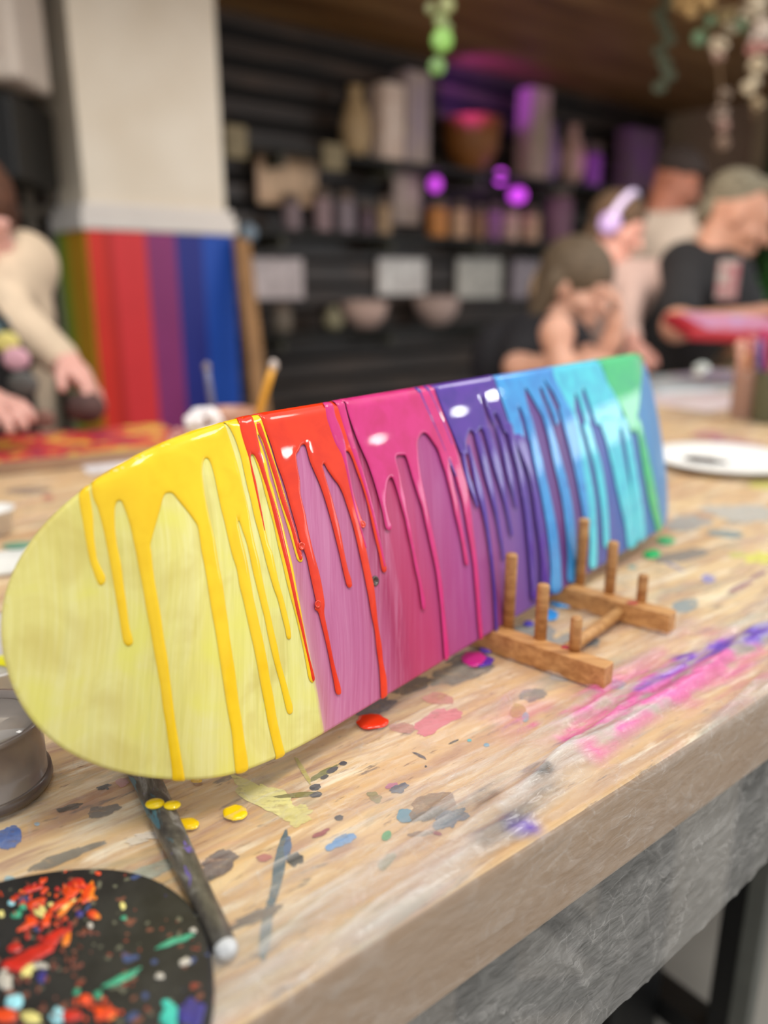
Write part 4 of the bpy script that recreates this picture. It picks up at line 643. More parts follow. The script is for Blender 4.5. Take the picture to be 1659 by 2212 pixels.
def pal_blobs(col, l, label=None):
    vs, fs = [], []
    for i, (x, y, rx, ry, ro) in enumerate(l):
        P = np.array([tab(*p, PZ)[:2] for p in blob_px(x, y, rx, ry, ro, .8, int(x*3+y), 22)]); k = (((P-pc[:2])**2).sum(1) > (PR*1.02)**2); cen = P.mean(0)
        P = np.where(np.linalg.norm(P-pc[:2], axis=1)[:, None] > PR*.985, pc[:2]+(P-pc[:2])/np.linalg.norm(P-pc[:2], axis=1)[:, None]*PR*.985, P); cen = P.mean(0)
        try: V2, d, f = pillow(P-cen, .0009, (.0003, .0009), .003)
        except Exception: continue
        n0 = len(vs); z = PZ+.0009*np.sqrt(1-(1-np.clip(d/.0015, 0, 1))**2)+.00004*i; vs += [(a[0]+cen[0], a[1]+cen[1], zz_) for a, zz_ in zip(V2, z)]; fs += [[a+n0 for a in g_] for g_ in f]
    o = mesh('dried_paint', vs, fs, mat('palette_'+col, col, .4, .18, 220, coat=.3, bump=.3), pal); 
    o['kind'] = 'stuff'
    if label: tag(o, label)
rr_ = np.random.default_rng(3)
def spray(n_, cx, cy, sx, sy, r0, r1): return [(cx+rr_.normal()*sx, cy+rr_.normal()*sy, rr_.uniform(r0, r1), rr_.uniform(r0, r1)*.8, rr_.uniform(0, 3)) for _ in range(n_)]
pal_blobs('e84a14', [(150, 1925, 20, 12, .2), (190, 1930, 10, 24, .3), (80, 1950, 22, 7, -.4), (70, 1990, 16, 10, .3), (200, 1975, 12, 9, 0), (130, 1955, 26, 8, -.5), (60, 2000, 24, 7, -.4), (100, 1990, 9, 14, 0), (185, 2160, 14, 10, 0), (225, 2190, 22, 16, .3), (15, 2195, 28, 16, 0)]+spray(26, 110, 1945, 50, 22, 2, 8)+spray(10, 210, 2180, 30, 18, 3, 9), 'thick orange dried paint')
pal_blobs('c8281a', [(165, 1910, 22, 12, 0), (120, 2025, 36, 13, -.5), (75, 2060, 42, 16, -.35), (40, 2085, 40, 14, -.2), (70, 1920, 24, 8, -.3), (155, 2195, 26, 12, 0), (30, 2050, 16, 10, 0)]+spray(22, 90, 1960, 55, 30, 2, 7), 'thick red dried paint')
pal_blobs('ff8418', [(195, 1925, 9, 22, .3), (140, 1965, 30, 6, -.8), (205, 1980, 10, 7, 0), (145, 2030, 8, 16, .3), (235, 2195, 14, 12, 0)]+spray(10, 130, 1940, 50, 20, 2, 6), 'bright orange dried paint')
pal_blobs('e8dc86', [(88, 1966, 16, 12, .2), (55, 2098, 14, 17, .6), (145, 1958, 24, 5, -.7), (65, 2200, 26, 12, .3), (265, 1957, 7, 8, 0), (2, 1975, 7, 8, 0), (110, 1955, 7, 5, 0)], 'pale yellow dried paint')
pal_blobs('3aa47c', [(268, 2112, 42, 8, -.42), (385, 2032, 46, 6, -.32), (35, 1975, 12, 8, 0), (50, 1955, 8, 10, 0), (166, 2145, 7, 8, 0), (212, 2150, 9, 10, 0), (268, 1984, 7, 5, 0)], 'green dried paint strokes')
pal_blobs('3fc4b0', [(365, 2200, 22, 26, 0), (360, 2168, 11, 9, 0)], 'turquoise dried paint')
pal_blobs('9fe0ea', [(32, 2165, 17, 19, 0), (125, 2195, 16, 18, .3), (25, 1950, 8, 6, 0)], 'pale blue dried paint')
pal_blobs('3a3486', [(410, 2190, 32, 30, -.5), (90, 2110, 12, 12, 0), (170, 1975, 8, 7, 0), (365, 1928, 9, 7, 0)], 'indigo dried paint')
pal_blobs('c9c2b4', [(10, 2112, 16, 24, 0), (85, 2085, 18, 8, 0), (400, 2078, 14, 8, -.3), (195, 2000, 6, 7, 0), (418, 2010, 7, 6, 0), (345, 2108, 9, 7, 0)], 'off-white dried paint')
pal_blobs('7d3f2c', spray(24, 150, 2040, 40, 35, 2, 8)+spray(10, 50, 2120, 40, 30, 3, 9))
# ------------------------------------------------------------------ room
WD = np.array([.7705, .6374, 0]); WN = np.array([.6374, -.7705, 0]); W0 = np.array([-.816, 3.9, 0])
def onwall(px, py, off=0.0):
    d = ray(px, py); p = W0+WN*off; t = ((p-EYE)@WN)/(d@WN); P = EYE+d*t; return (P-W0)@WD, P[2], P
CEIL = onwall(460, 12)[1]
def struct(name, b, m, smooth=False, uv=None): o = b.build(name, m, None, smooth); o['kind'] = 'structure'; return o
t = NT('concrete_floor'); n = t.noise(t.coords(), 3, 5, .6); t.set(Base_Color=t.ramp(n, [(.35, 'a09d95'), (.65, 'b4b1a8')]), Roughness=.5); floor_m = t.m
b = MB(); b.add([(-9, -4, FLOOR), (9, -4, FLOOR), (9, 9, FLOOR), (-9, 9, FLOOR)], [(0, 1, 2, 3)]); struct('floor', b, floor_m)
# ceiling of dark boards over the back half of the room
t = NT('ceiling_boards'); m_ = t.mapping(t.coords(), (1, 1, 1), (0, 0, -math.radians(39.6))); n = t.noise(t.mapping(m_, (.7, 7, 1)), 1.6, 4, .6); t.set(Base_Color=t.ramp(n, [(.3, '6a4a28'), (.5, '8a6234'), (.68, 'a07c50')]), Roughness=.6); ceil_m = t.m
b = MB(); b.box(W0+WD*.2+WN*1.0+TZ*(CEIL+.04), WD, WN, TZ, 3.9, 1.25, .04); struct('ceiling', b, ceil_m)
# slatted back wall
back = mat('slat_backing', '080707', .8, .1, 10); t = NT('dark_slats'); m_ = t.mapping(t.coords(), (1, 1, 1), (0, 0, -math.radians(39.6))); n = t.noise(t.mapping(m_, (1.2, 1, 9)), 2, 4, .6); t.set(Base_Color=t.ramp(n, [(.3, '2b2522'), (.5, '3b322d'), (.7, '544439')]), Roughness=.35, Specular_IOR_Level=.5); slat_m = t.m
b = MB(); b.box(W0+WD*.35-WN*.06+TZ*(FLOOR+CEIL)/2, WD, WN, TZ, 3.42, .02, (CEIL-FLOOR)/2); struct('wall_back', b, back)
z_top = onwall(470, 8)[1]; p0 = onwall(470, 91)[1]; pitch = abs(onwall(470, 24)[1]-p0)
b = MB(); zc = onwall(470, 24)[1]
while zc > FLOOR+.05:
    hz = pitch*(.29 if zc > .55 else .41); b.box(W0+WD*.35-WN*.02+TZ*zc, WD, WN, TZ, 3.42, .012, hz, .004); zc -= pitch
struct('trim_1', b, slat_m)
W1 = W0+WD*3.77
t = NT('brown_plaster'); n = t.noise(t.coords(), 2, 3); t.set(Base_Color=t.ramp(n, [(.3, 'a8917a'), (.7, 'b59d84')]), Roughness=.8)
b = MB(); b.box(W1+WN*.3+TZ*(FLOOR+CEIL)/2+WD*.05, WN, WD, TZ, .36, .05, (CEIL-FLOOR)/2); struct('wall_right', b, t.m)
b = MB(); pcn = W1+WN*.74+WD*.05; b.box(pcn+TZ*(FLOOR+CEIL)/2, WN, WD, TZ, .085, .07, (CEIL-FLOOR)/2, .006); struct('trim_2', b, mat('cream_post', 'd0bf98', .6, .06, 4))
# plain far-left wall behind the column
b = MB(); b.box(W0-WD*5.1-WN*.05+TZ*(FLOOR+CEIL)/2, WD, WN, TZ, 2.0, .03, (CEIL-FLOOR)/2); struct('wall_left', b, mat('dark_left_wall', '2b241e', .8, .15, 3))
# column
CP = np.array([-1.0017, 2.80, 0]); col = empty('painted_column', tuple(CP+TZ*FLOOR), 'white square column whose lower half is painted in vertical rainbow stripes', 'column')
AW = -WN; cw, cd = .55, .30; zr = (EYE+ray(340, 503)*0)[2]
def oncol(px, py): d = ray(px, py); tt_ = ((CP-EYE)@WN)/(d@WN); P = EYE+d*tt_; return (P-CP)@WD, P[2]
zl = oncol(340, 500)[1]; zu = oncol(340, 462)[1]
t = NT('white_plaster'); n = t.noise(t.coords(), 1.6, 3, .5); t.set(Base_Color=t.ramp(n, [(.3, 'dccdb6'), (.6, 'efe6d6')]), Roughness=.6); white_m = t.m
b = MB(); c = CP+WD*cw/2+AW*cd/2; b.box(c+TZ*((zl+2.6)/2), WD, AW, TZ, cw/2-.012, cd/2-.012, (2.6-zl)/2, .004); b.build('upper_shaft', white_m, col)
b = MB(); b.box(c+TZ*((zl+zu)/2-.003), WD, AW, TZ, cw/2+.018, cd/2+.018, (zu-zl)/2, .006); b.box(c+TZ*(zu+.012), WD, AW, TZ, cw/2+.006, cd/2+.006, .014, .004); b.build('ledge_moulding', mat('ledge_white', 'e2dcd6', .5, .04, 5), col)
b = MB(); b.box(c+TZ*((FLOOR+zl)/2), WD, AW, TZ, cw/2-.004, cd/2-.004, (zl-FLOOR)/2-.001); b.build('lower_shaft', white_m, col)
fs = [oncol(x_, 625)[0] for x_ in (197, 233, 250, 321, 384, 441, 505)]; fs[0] = 0; fs[-1] = cw
for (a, e), cc_, lb in zip(zip(fs[:-1], fs[1:]), ('d62a1c', 'b81f1a', 'dc3238', '8a3070', '1e2a86', '0f4cb4'), ('bright red', 'dark red', 'pinkish red', 'purple', 'navy blue', 'bright blue')):
    b = MB(); b.box(CP+WD*(a+e)/2-AW*.001+TZ*((FLOOR+zl)/2), WD, AW, TZ, (e-a)/2, .006, (zl-FLOOR)/2-.002); tag(b.build('painted_stripe', mat('stripe_'+cc_, cc_, .55, .05, 4), col), lb+' painted stripe')
for a, e, cc_, lb in ((0, .17, 'd09a20', 'mustard'), (.17, .235, 'a9a828', 'olive yellow'), (.235, .30, '6f9a30', 'green')):
    b = MB(); b.box(CP+AW*(a+e)/2+WD*.001+TZ*((FLOOR+zl)/2), AW, WD, TZ, (e-a)/2, .006, (zl-FLOOR)/2-.002); tag(b.build('painted_stripe', mat('stripe_'+cc_, cc_, .6, .05, 4), col), lb+' painted stripe')
# timber plank leaning beside the column
pa = at(521, 515, 2.95); pb = at(566, 900, 2.9); dv = (pb-pa)/np.linalg.norm(pb-pa); pb = pa+dv*((FLOOR-pa[2])/dv[2]); ml = (pa+pb)/2
sx_ = np.cross(dv, WN); b = MB(); b.box(ml, sx_, WN, dv, .033, .012, np.linalg.norm(pb-pa)/2, .003); tag(b.build('wood_plank', mat('brown_timber', '9a7248', .6, .15, 8), None), 'brown timber plank standing beside the blue edge of the column', 'plank')
# white cabinet and metal shelving at the far left
b = MB(); P = at(10, 150, 2.35); zb = at(40, 188, 2.35)[2]; cab = empty('wall_cabinet', tuple(at(10, 190, 2.35)), 'white ribbed wall unit hanging at the top left', 'cabinet')
xr = at(76, 120, 2.35)[0]; b.box([xr-.35, P[1], zb+.5], (1, 0, 0), (0, 1, 0), TZ, .35, .12, .5, .02); b.build('case', mat('unit_white', 'cfc2b6', .5, .04, 4), cab)
b = MB(); [b.box([xr-.06-.05*i, P[1]-.122, zb+.5], (1, 0, 0), (0, 1, 0), TZ, .015, .008, .44, .003) for i in range(12)]; b.build('ribs', mat('unit_rib', 'c4b6ac', .5), cab)
b = MB(); b.box([xr-.4, P[1]+.1, zb-.14], (1, 0, 0), (0, 1, 0), TZ, .34, .16, .12, .01); b.build('black_underside', mat('unit_black', '0b0a09', .5), cab)
rk = empty('metal_shelving', tuple(at(60, 500, 2.85)), 'grey metal shelving with dark bays left of the column', 'shelving'); gm = mat('shelf_grey', '7d7263', .5, .1, 5)
for x_ in (62, 108, -40):
    P = at(x_, 400, 2.85); b = MB(); b.box([P[0], P[1], (FLOOR+1.2)/2], (1, 0, 0), (0, 1, 0), TZ, .021 if x_ == 62 else .014, .015, (1.2-FLOOR)/2, .002); b.build('post', gm, rk)
for y_ in (285, 375, 455, 560):
    P = at(0, y_, 2.85); b = MB(); b.box([P[0]-.1, P[1]+.07, P[2]], (1, 0, 0), (0, 1, 0), TZ, .30, .07, .014, .002); b.build('shelf', gm, rk)
# ------------------------------------------------------------------ shelves on the slat wall
def shelf(pxa, pya, pxb, pyb, depth, label):
    s0, z0, _ = onwall(pxa, pya, depth); s1, z1, _ = onwall(pxb, pyb, depth); z = (z0+z1)/2; c = W0+WD*(s0+s1)/2+WN*depth/2+TZ*(z-.02); e = empty('wall_shelf', tuple(c), label, 'shelf')
    b = MB(); b.box(c, WD, WN, TZ, (s1-s0)/2, depth/2, .014, .003); b.build('board', mat('shelf_black', '17150f', .5, .1, 5), e)
    for k in range(5):
        s_ = s0+(s1-s0)*(k+.5)/5; b = MB(); b.box(W0+WD*s_+WN*depth*.45+TZ*(z-.06), WD, WN, TZ, .012, depth*.43, .03, .002); b.build('bracket', mat('bracket_grey', '4b4a3e', .5), e)
    return z-.006
shz = {1: shelf(478, 296, 1405, 411, .24, 'topmost black shelf on the slat wall'), 2: shelf(478, 482, 1405, 533, .24, 'middle black shelf on the slat wall under the row of jars'), 3: shelf(478, 714, 1405, 688, .24, 'lowest black shelf on the slat wall')}
def wall_thing(kind, x0, y0, x1, y1, c, name, label, cat, sh=None, off=.14, group=None, c2=None):
    s0, z0, _ = onwall(x0, y1, off); s1, z1, _ = onwall(x1, y0, off); w_ = s1-s0
    if sh: z0 = shz[sh]; 
    if z1 <= z0+.01: z1 = z0+.05
    m = mat('item_'+c, c, .6, .12, 12, c2=c2); C_ = W0+WD*(s0+s1)/2+WN*off; h_ = z1-z0; e = empty(name, tuple(C_+TZ*z0), label, cat, group); b = MB()
    if kind == 'jar':
        r = w_*.36; b.lathe(C_+TZ*(z0+.001), [(r*.9, 0), (r, h_*.04), (r, h_*.68), (r*.8, h_*.76)], 20); b.build('body', m, e, True); b = MB(); b.lathe(C_+TZ*(z0+h_*.76), [(r*.86, 0), (r*.86, h_*.2), (r*.7, h_*.23)], 20); b.build('lid', mat('lid_'+(c2 or c), c2 or '6b5b50', .5), e, True)
    elif kind == 'box':
        b.box(C_+TZ*(z0+h_/2+.001), WD, WN, TZ, w_*.42, min(.06, w_*.4), h_/2, .006); b.build('body', m, e); b = MB(); b.box(C_+WN*(min(.06, w_*.4)+.002)+TZ*(z0+h_*.55), WD, WN, TZ, w_*.25, .0015, h_*.2); b.build('label_panel', mat('panel_'+(c2 or c), c2 or 'b7a999', .6), e)
    elif kind == 'frame':
        b.box(C_+TZ*(z0+h_/2+.002), WD, WN, TZ, w_/2, .01, h_/2, .004); b.build('frame', m, e); b = MB(); b.box(C_+WN*.0115+TZ*(z0+h_/2), WD, WN, TZ, w_*.42, .002, h_*.4); b.build('picture', mat('picture_'+(c2 or c), c2 or c, .6, .2, 18), e)
    elif kind == 'bowl':
        r = w_*.45; b.lathe(C_+TZ*(z0+.001), [(r*.4, 0), (r*.5, h_*.06), (r*.85, h_*.4), (r, h_), (r*.94, h_), (r*.75, h_*.4), (.005, h_*.15)], 28); b.build('body', m, e, True); b = MB(); [b.ball(C_+TZ*(z0+h_*.75)+WD*r*.45*math.cos(k*1.3)+WN*r*.45*math.sin(k*1.3), r*.36) for k in range(5)]; b.build('contents', mat('cont_'+(c2 or c), c2 or c, .5), e, True)
    elif kind == 'vase':
        r = w_*.42; b.lathe(C_+TZ*(z0+.001), [(r*.5, 0), (r*.85, h_*.15), (r, h_*.4), (r*.7, h_*.7), (r*.35, h_*.85), (r*.5, h_*.98), (r*.42, h_), (r*.3, h_*.9)], 28); b.build('body', m, e, True)
    return e
WT = wall_thing
WT('vase', 735, 192, 800, 305, 'b59a72', 'vase', 'tan vase on the topmost shelf, left of the pale books', 'vase', 1)
WT('box', 808, 190, 862, 308, 'd9bfae', 'storage_box', 'narrow pinkish-white box on the topmost shelf', 'box', 1, c2='e6d2c4')
WT('box', 858, 165, 918, 312, 'b3a093', 'storage_box', 'tall grey-beige box on the topmost shelf, taller than its pinkish neighbour', 'box', 1, c2='a896a0')
WT('bowl', 965, 268, 1070, 325, '7c4a1c', 'wooden_bowl', 'wide amber-brown bowl on the topmost shelf', 'bowl', 1, c2='8a5420')
WT('box', 1124, 200, 1180, 342, 'b8988c', 'storage_box', 'tall slim beige box on the topmost shelf right of the amber bowl', 'box', 1, c2='a5907c')
WT('vase', 1168, 268, 1208, 345, '9a76a0', 'vase', 'small mauve vase on the topmost shelf beside the tall slim box', 'vase', 1)
WT('vase', 1212, 275, 1262, 352, 'c09a88', 'vase', 'peach vase on the topmost shelf', 'vase', 1)
WT('jar', 1262, 312, 1300, 365, 'a050b4', 'jar', 'purple-lit jar on the topmost shelf, right of the peach vase', 'jar', 1)
WT('box', 1335, 290, 1415, 378, '7f6470', 'storage_box', 'dusky mauve box at the right end of the topmost shelf', 'box', 1, c2='8a5a94')
WT('frame', 556, 335, 682, 440, 'cfae94', 'picture_frame', 'peach framed picture standing on the middle shelf near the column', 'picture', None, .06, c2='d8b898')
for i, (x0, y0, x1, y1, c, lab) in enumerate([(606, 420, 652, 478, '8d7b80', 'grey-mauve jar in front of the peach picture'), (674, 408, 718, 480, '9c8488', 'second grey-mauve jar right of the peach picture'), (722, 414, 768, 480, '8d8088', 'third grey-mauve jar from the column'), (775, 440, 808, 482, '6b5560', 'short plum-brown jar on the middle shelf'),
    (812, 425, 846, 484, 'b59878', 'light tan jar left of the tall white canvas'), (922, 432, 968, 492, 'd08a4a', 'orange jar on the middle shelf'), (972, 436, 1012, 494, 'd0a888', 'peach jar right of the orange jar'), (1018, 444, 1050, 496, '9c7458', 'brown jar right of the peach jar'), (1052, 440, 1084, 498, 'a06a98', 'pinkish-violet jar below the purple bulb'),
    (1086, 444, 1122, 500, 'cfae98', 'pale peach jar second from the right of the jar row'), (1124, 448, 1166, 502, 'c9a284', 'tan jar at the right end of the jar row'), (1176, 400, 1236, 506, '8d6478', 'dusky pink large jar beyond the jar row')]):
    WT('jar', x0, y0, x1, y1, c, 'paint_jar', lab, 'jar', 2, group='jars on the middle shelf')
WT('frame', 848, 345, 908, 484, 'a5938a', 'blank_canvas', 'tall off-white canvas standing on the middle shelf', 'canvas', None, .05, c2='b5a398')
WT('frame', 540, 560, 652, 648, 'd4c8ca', 'paper_sign', 'white paper sign on the slat wall nearest to the column', 'sign', None, .012, c2='dcd0d2')
WT('frame', 816, 560, 918, 638, 'e6e0dc', 'paper_sign', 'brightest square white paper sign on the slat wall', 'sign', None, .012, c2='f0eae6')
WT('frame', 986, 560, 1082, 645, 'd6d2ca', 'paper_sign', 'square white paper sign second from the right on the slat wall', 'sign', None, .012, c2='cdc9c0')
WT('frame', 1104, 562, 1166, 645, 'a89ca4', 'paper_sign', 'greyish paper sign next to the seated child', 'sign', None, .012, c2='aea2aa')
WT('jar', 585, 655, 634, 714, '7a7064', 'ornament', 'dim grey-brown pot on the lowest shelf near the timber plank', 'pot', 3)
WT('vase', 698, 662, 742, 716, '9a9478', 'ornament', 'round olive pot on the lowest shelf', 'pot', 3)
WT('bowl', 742, 652, 832, 712, 'c8aaa0', 'ornament', 'pinkish shell-like bowl on the lowest shelf', 'bowl', 3, c2='d4b8ac')
WT('bowl', 900, 642, 984, 708, 'b8a098', 'ornament', 'rosy grey bowl on the lowest shelf under the brightest sign', 'bowl', 3, c2='c4aca2')
b = MB(); P = onwall(536, 503, .3)[2]; 
o = MB().ball(P, .040).build('hanging_ornament', mat('pale_blue', '8ea2b4', .4), None, True); tag(o, 'pale blue round ornament hanging beside the column ledge', 'ornament')
# hanging tags on the slats
for x0, y0, x1, y1, lab in ((486, 275, 530, 340, 'tan paper tag hanging from the topmost shelf beside the column'), (698, 315, 742, 366, 'tan paper tag hanging under the vase'), ):
    WT('frame', x0, y0, x1, y1, '9a8c6c', 'shelf_tag', lab, 'tag', None, .26, c2='8f8264')
# purple lamps
for px, py, r, pw, lab in ((1081, 382, .036, 1.6, 'round glowing purple lamp on the slat wall'), (1118, 422, .055, .9, 'wide glowing violet lamp below the round purple one'), (940, 398, .036, .8, 'small violet lamp beside the tall canvas')):
    P = onwall(px, py, .16)[2]; e = empty('purple_lamp', tuple(P), lab, 'lamp'); MB().ball(P, r, sc=(1, 1, 1.1 if r < .05 else .8)).build('bulb', emit('purple_glow_%d' % px, (.62, .07, .78, 1), pw), e, True)
    b = MB(); b.tube([P-WN*.02, W0+WD*((P-W0)@WD)+TZ*P[2]], .012, 8); b.build('holder', back, e)
for px, py, en, zt in ((1105, 410, .35, 0), (1290, 350, .2, 0)):
    P = onwall(px, py, .30)[2]; l = bpy.data.lights.new('purple_spot', 'POINT'); l.energy = en; l.color = (.5, .04, .85); l.shadow_soft_size = .06; o = bpy.data.objects.new('purple_spot', l); COL.objects.link(o); o.location = P
l = bpy.data.lights.new('purple_spot', 'SPOT'); l.energy = 26; l.color = (.42, .05, 1); l.spot_size = math.radians(58); l.spot_blend = .6; l.shadow_soft_size = .05; o = bpy.data.objects.new('purple_spot', l); COL.objects.link(o); P = onwall(1010, 218, .42)[2]; Q = onwall(1040, 196, .0)[2]; o.location = P; o.rotation_euler = (Vector(Q)-Vector(P)).to_track_quat('-Z', 'Y').to_euler()
# ------------------------------------------------------------------ hanging greenery
def leafm(c): return mat('leaf_'+c, c, .5, .2, 40)
vine = empty('hanging_vine', tuple(at(950, -40, 1.9)), 'green vine with round leaves hanging from above', 'vine'); b = MB(); b.tube([at(958, -60, 1.9), at(955, 20, 1.9), at(950, 80, 1.9), at(946, 160, 1.9)], .0025, 8); b.build('stem', leafm('5d6a38'), vine, True)
for px, py, r, c in ((955, 88, .027, '78a84c'), (944, 144, .021, '5f8444'), (952, 46, .018, '6e7a44'), (965, 12, .020, '7a7e4e'), (930, 18, .014, '6a6e40'), (965, 60, .014, '5d6a38')):
    P = at(px, py, 1.9); b = MB(); b.ball(P, r, sc=(1, .25, 1)); b.build('leaf', leafm(c), vine, True)
vine2 = empty('hanging_vine', tuple(at(1435, -40, 3.2)), 'dim grey-green vine hanging left of the blossom garland', 'vine'); b = MB(); b.tube([at(1440, -60, 3.2), at(1430, 200, 3.2)], .004, 8); b.build('stem', leafm('3d4430'), vine2, True)
for k in range(9):
    P = at(1435+12*math.sin(k*2.1), -20+26*k, 3.2); MB().ball(P, .03, sc=(1, .3, .8)).build('leaf', leafm('4a5440'), vine2, True)
gar = empty('blossom_garland', tuple(at(1600, -40, 2.9)), 'garland of white and pink silk blossoms hanging at the top right', 'garland')
b = MB(); b.tube([at(1470, -20, 2.9), at(1540, 10, 2.9), at(1600, 20, 2.9), at(1670, 0, 2.9)], .008, 8); b.tube([at(1630, 10, 2.9), at(1640, 120, 2.9), at(1628, 260, 2.9)], .006, 8); b.tube([at(1545, 10, 2.9), at(1556, 180, 2.9), at(1560, 330, 2.9)], .005, 8); b.build('stems', mat('twig_brown', '6a5238', .7), gar, True)
def cluster(px, py, r, c, n_=16, dep_=2.9):
    P = at(px, py, dep_); b = MB(); R_ = r*dep_/FPX
    for k in range(n_):
        v_ = rng.normal(size=3); v_ /= np.linalg.norm(v_); b.ball(P+v_*R_*.62, R_*.34, 10, 6, (1, 1, .7))
    return b, c
for px, py, r, c in ((1555, 98, 24, 'cfc2aa'), (1552, 122, 14, 'b8988c'), (1510, 8, 38, 'b89a68'), (1470, 5, 22, 'a88a5a'), (1570, 32, 22, 'a09068'), (1625, 15, 34, 'd8ccb4'), (1652, 60, 26, 'e0d2c4'), (1640, 82, 24, 'd8ccc2'), (1628, 106, 18, 'c89088'), (1655, 100, 16, 'd09a96'), (1635, 140, 22, 'cfc0a4'), (1625, 185, 24, 'd8cbb0'), (1636, 225, 16, 'b8a484'), (1565, 205, 16, '8a7a6c'), (1555, 245, 20, '9a887c'), (1562, 272, 16, 'a4847a'), (1560, 308, 18, '8c7464'), (1578, 62, 18, 'a39a84')):
    bb, c = cluster(px, py, r, c); bb.build('blossom', mat('blossom_'+c, c, .7, .1, 30), gar, True)
for px, py, r in ((1510, 82, 16), (1600, 55, 14), (1535, 45, 12)):
    MB().ball(at(px, py, 2.9), r*2.9/FPX, sc=(1, .4, 1)).build('leaf', leafm('5c7a5a'), gar, True)
# green hedge panel at the right edge
hc = at(1760, 620, 4.6); hd = empty('hedge_panel', tuple([hc[0], hc[1], FLOOR]), 'tall dense green artificial hedge panel at the right edge', 'hedge')
b = MB(); b.box([hc[0], hc[1], (FLOOR+1.5)/2], (1, 0, 0), (0, 1, 0), TZ, .36, .06, (1.5-FLOOR)/2); b.build('backing', mat('hedge_dark', '0c1a06', .8), hd)
b = MB(); r2_ = np.random.default_rng(5)
for k in range(2600):
    P = np.array([hc[0]+r2_.uniform(-.37, .37), hc[1]-.07-r2_.uniform(0, .05), r2_.uniform(FLOOR, 1.5)]); a = r2_.normal(size=3); a /= np.linalg.norm(a); c_ = np.cross(a, r2_.normal(size=3)); c_ /= np.linalg.norm(c_); s_ = r2_.uniform(.02, .035)
    b.add([P-a*s_, P+c_*s_*.45, P+a*s_, P-c_*s_*.45], [(0, 1, 2, 3)])
o = b.build('foliage', mat('hedge_green', '2f6a1c', .5, .5, 6), hd); o['kind'] = 'stuff'
# ------------------------------------------------------------------ things farther back on the table
def sheet(px, py, w_, d_, rot, c, label, name='paper_sheet', z=.002, th=.0012, cat='paper', c2=None):
    P = tab(px, py, z); a = math.radians(rot); X = np.array([math.cos(a), math.sin(a), 0]); Y_ = np.array([-X[1], X[0], 0]); b = MB(); b.box(P+TZ*th/2, X, Y_, TZ, w_/2, d_/2, th/2, min(.001, th*.4))
    return tag(b.build(name, mat(name+'_'+c, c, .6, .08, 30, c2=c2), None), label, cat)
pl = tab(1556, 1003, .003); pl = pl+np.array([.008, .004, 0]); plate = empty('paper_plate', tuple(pl), 'white round paper plate with black paint on the right side of the table', 'plate')
MB().lathe(pl, [(.085, 0), (.118, .010), (.122, .012), (.121, .0135), (.100, .006), (.001, .003)], 64).build('plate', mat('plate_white', 'f4f3ee', .6, .02, 20), plate, True)
for k, (dx, dy, r) in enumerate(((-.042, .01, .019), (-.026, .002, .018), (-.052, .016, .012), (-.008, -.006, .010))):
    MB().ball(pl+np.array([dx, dy, .004]), r, sc=(1.1, 1.5, .3)).build('black_paint', mat('black_paint', '1a1a1a', .25, coat=.6), plate, True)
sheet(1500, 862, .34, .30, 35, 'd6cfc8', 'white paper with pink and blue paint marks behind the round plate', c2='d8c0c4')
sheet(1472, 832, .40, .3, 20, 'dfe6e2', 'pale bluish-white canvas lying beside the far end of the deck', 'blank_canvas', .002, .012, 'canvas', 'b4ccd8')
sheet(1560, 812, .28, .22, 40, 'a8b8d4', 'blue-marked paper lying on the pale canvas', 'paper_sheet', .016, .002, 'paper', 'e0b8c0')
e = empty('crumpled_tissue', tuple(tab(1535, 800, .002)), 'crumpled white tissue in front of the man in black', 'tissue'); P = tab(1530, 812, .0); bb, c = cluster(1515, 800, 20, 'd6dcd8', 18, 2.0); bb.build('tissue', mat('tissue_white', 'd6dcd8', .8, .06, 20), e, True)
def holder(px, py, dep_, w_, h_, c, label, brushes, al=1, cat='jar', name='brush_jar'):
    T_ = at(px, py, dep_); r = w_*dep_/FPX/2; z0 = .0022; e = empty(name, (T_[0], T_[1], z0), label, cat); hh = T_[2]-z0
    MB().lathe((T_[0], T_[1], z0), [(r*.92, 0), (r, .004), (r, hh*.93), (r*1.03, hh), (r*.95, hh), (r*.93, .01), (.002, .006)], 32).build('jar', frosted('jar_'+c, c, al) if al < 1 else mat('jar_'+c, c, .4, .12, 20), e, True)
    for bx, by, tx, ty, rad, bc, tc in brushes:
        A_ = np.array([T_[0]+(bx)*r*.5, T_[1]+by*r*.5, z0+.012]); B_ = at(tx, ty, dep_); dd = (B_-A_)/np.linalg.norm(B_-A_); ln = np.linalg.norm(B_-A_); k_ = empty('pencil' if tc == 'eraser' else 'paint_brush', tuple(A_), ('yellow pencil standing eraser-up in the jar behind the deck' if tc == 'eraser' else '%s-handled paint brush standing in the %s' % (bc[0], label.split(' at')[0].split(' behind')[0])), 'pencil' if tc == 'eraser' else 'brush')
        MB().tube([A_, A_+dd*ln*.8, A_+dd*ln*.97], [rad, rad, rad*.95], 12).build('handle', mat('handle_'+bc[1], bc[1], .35, .05), k_, True)
        MB().ball(A_+dd*ln*.985, rad*1.25, sc=(1, 1, 1.3)).build('eraser' if tc == 'eraser' else 'tip', mat('tip_'+(bc[2]), bc[2], .5), k_, True)
holder(1618, 800, 1.75, 60, .1, 'c09888', 'peach glass jar at the right edge of the table', [(-.4, 0, 1600, 745, .009, ('peach', 'd8a08c', 'e8b09c'), 'b'), (.4, .3, 1625, 735, .007, ('rosy', 'c87870', 'd89088'), 'b'), (0, -.9, 1612, 768, .006, ('brown', 'b0783c', 'c08a4c'), 'b')], .6)
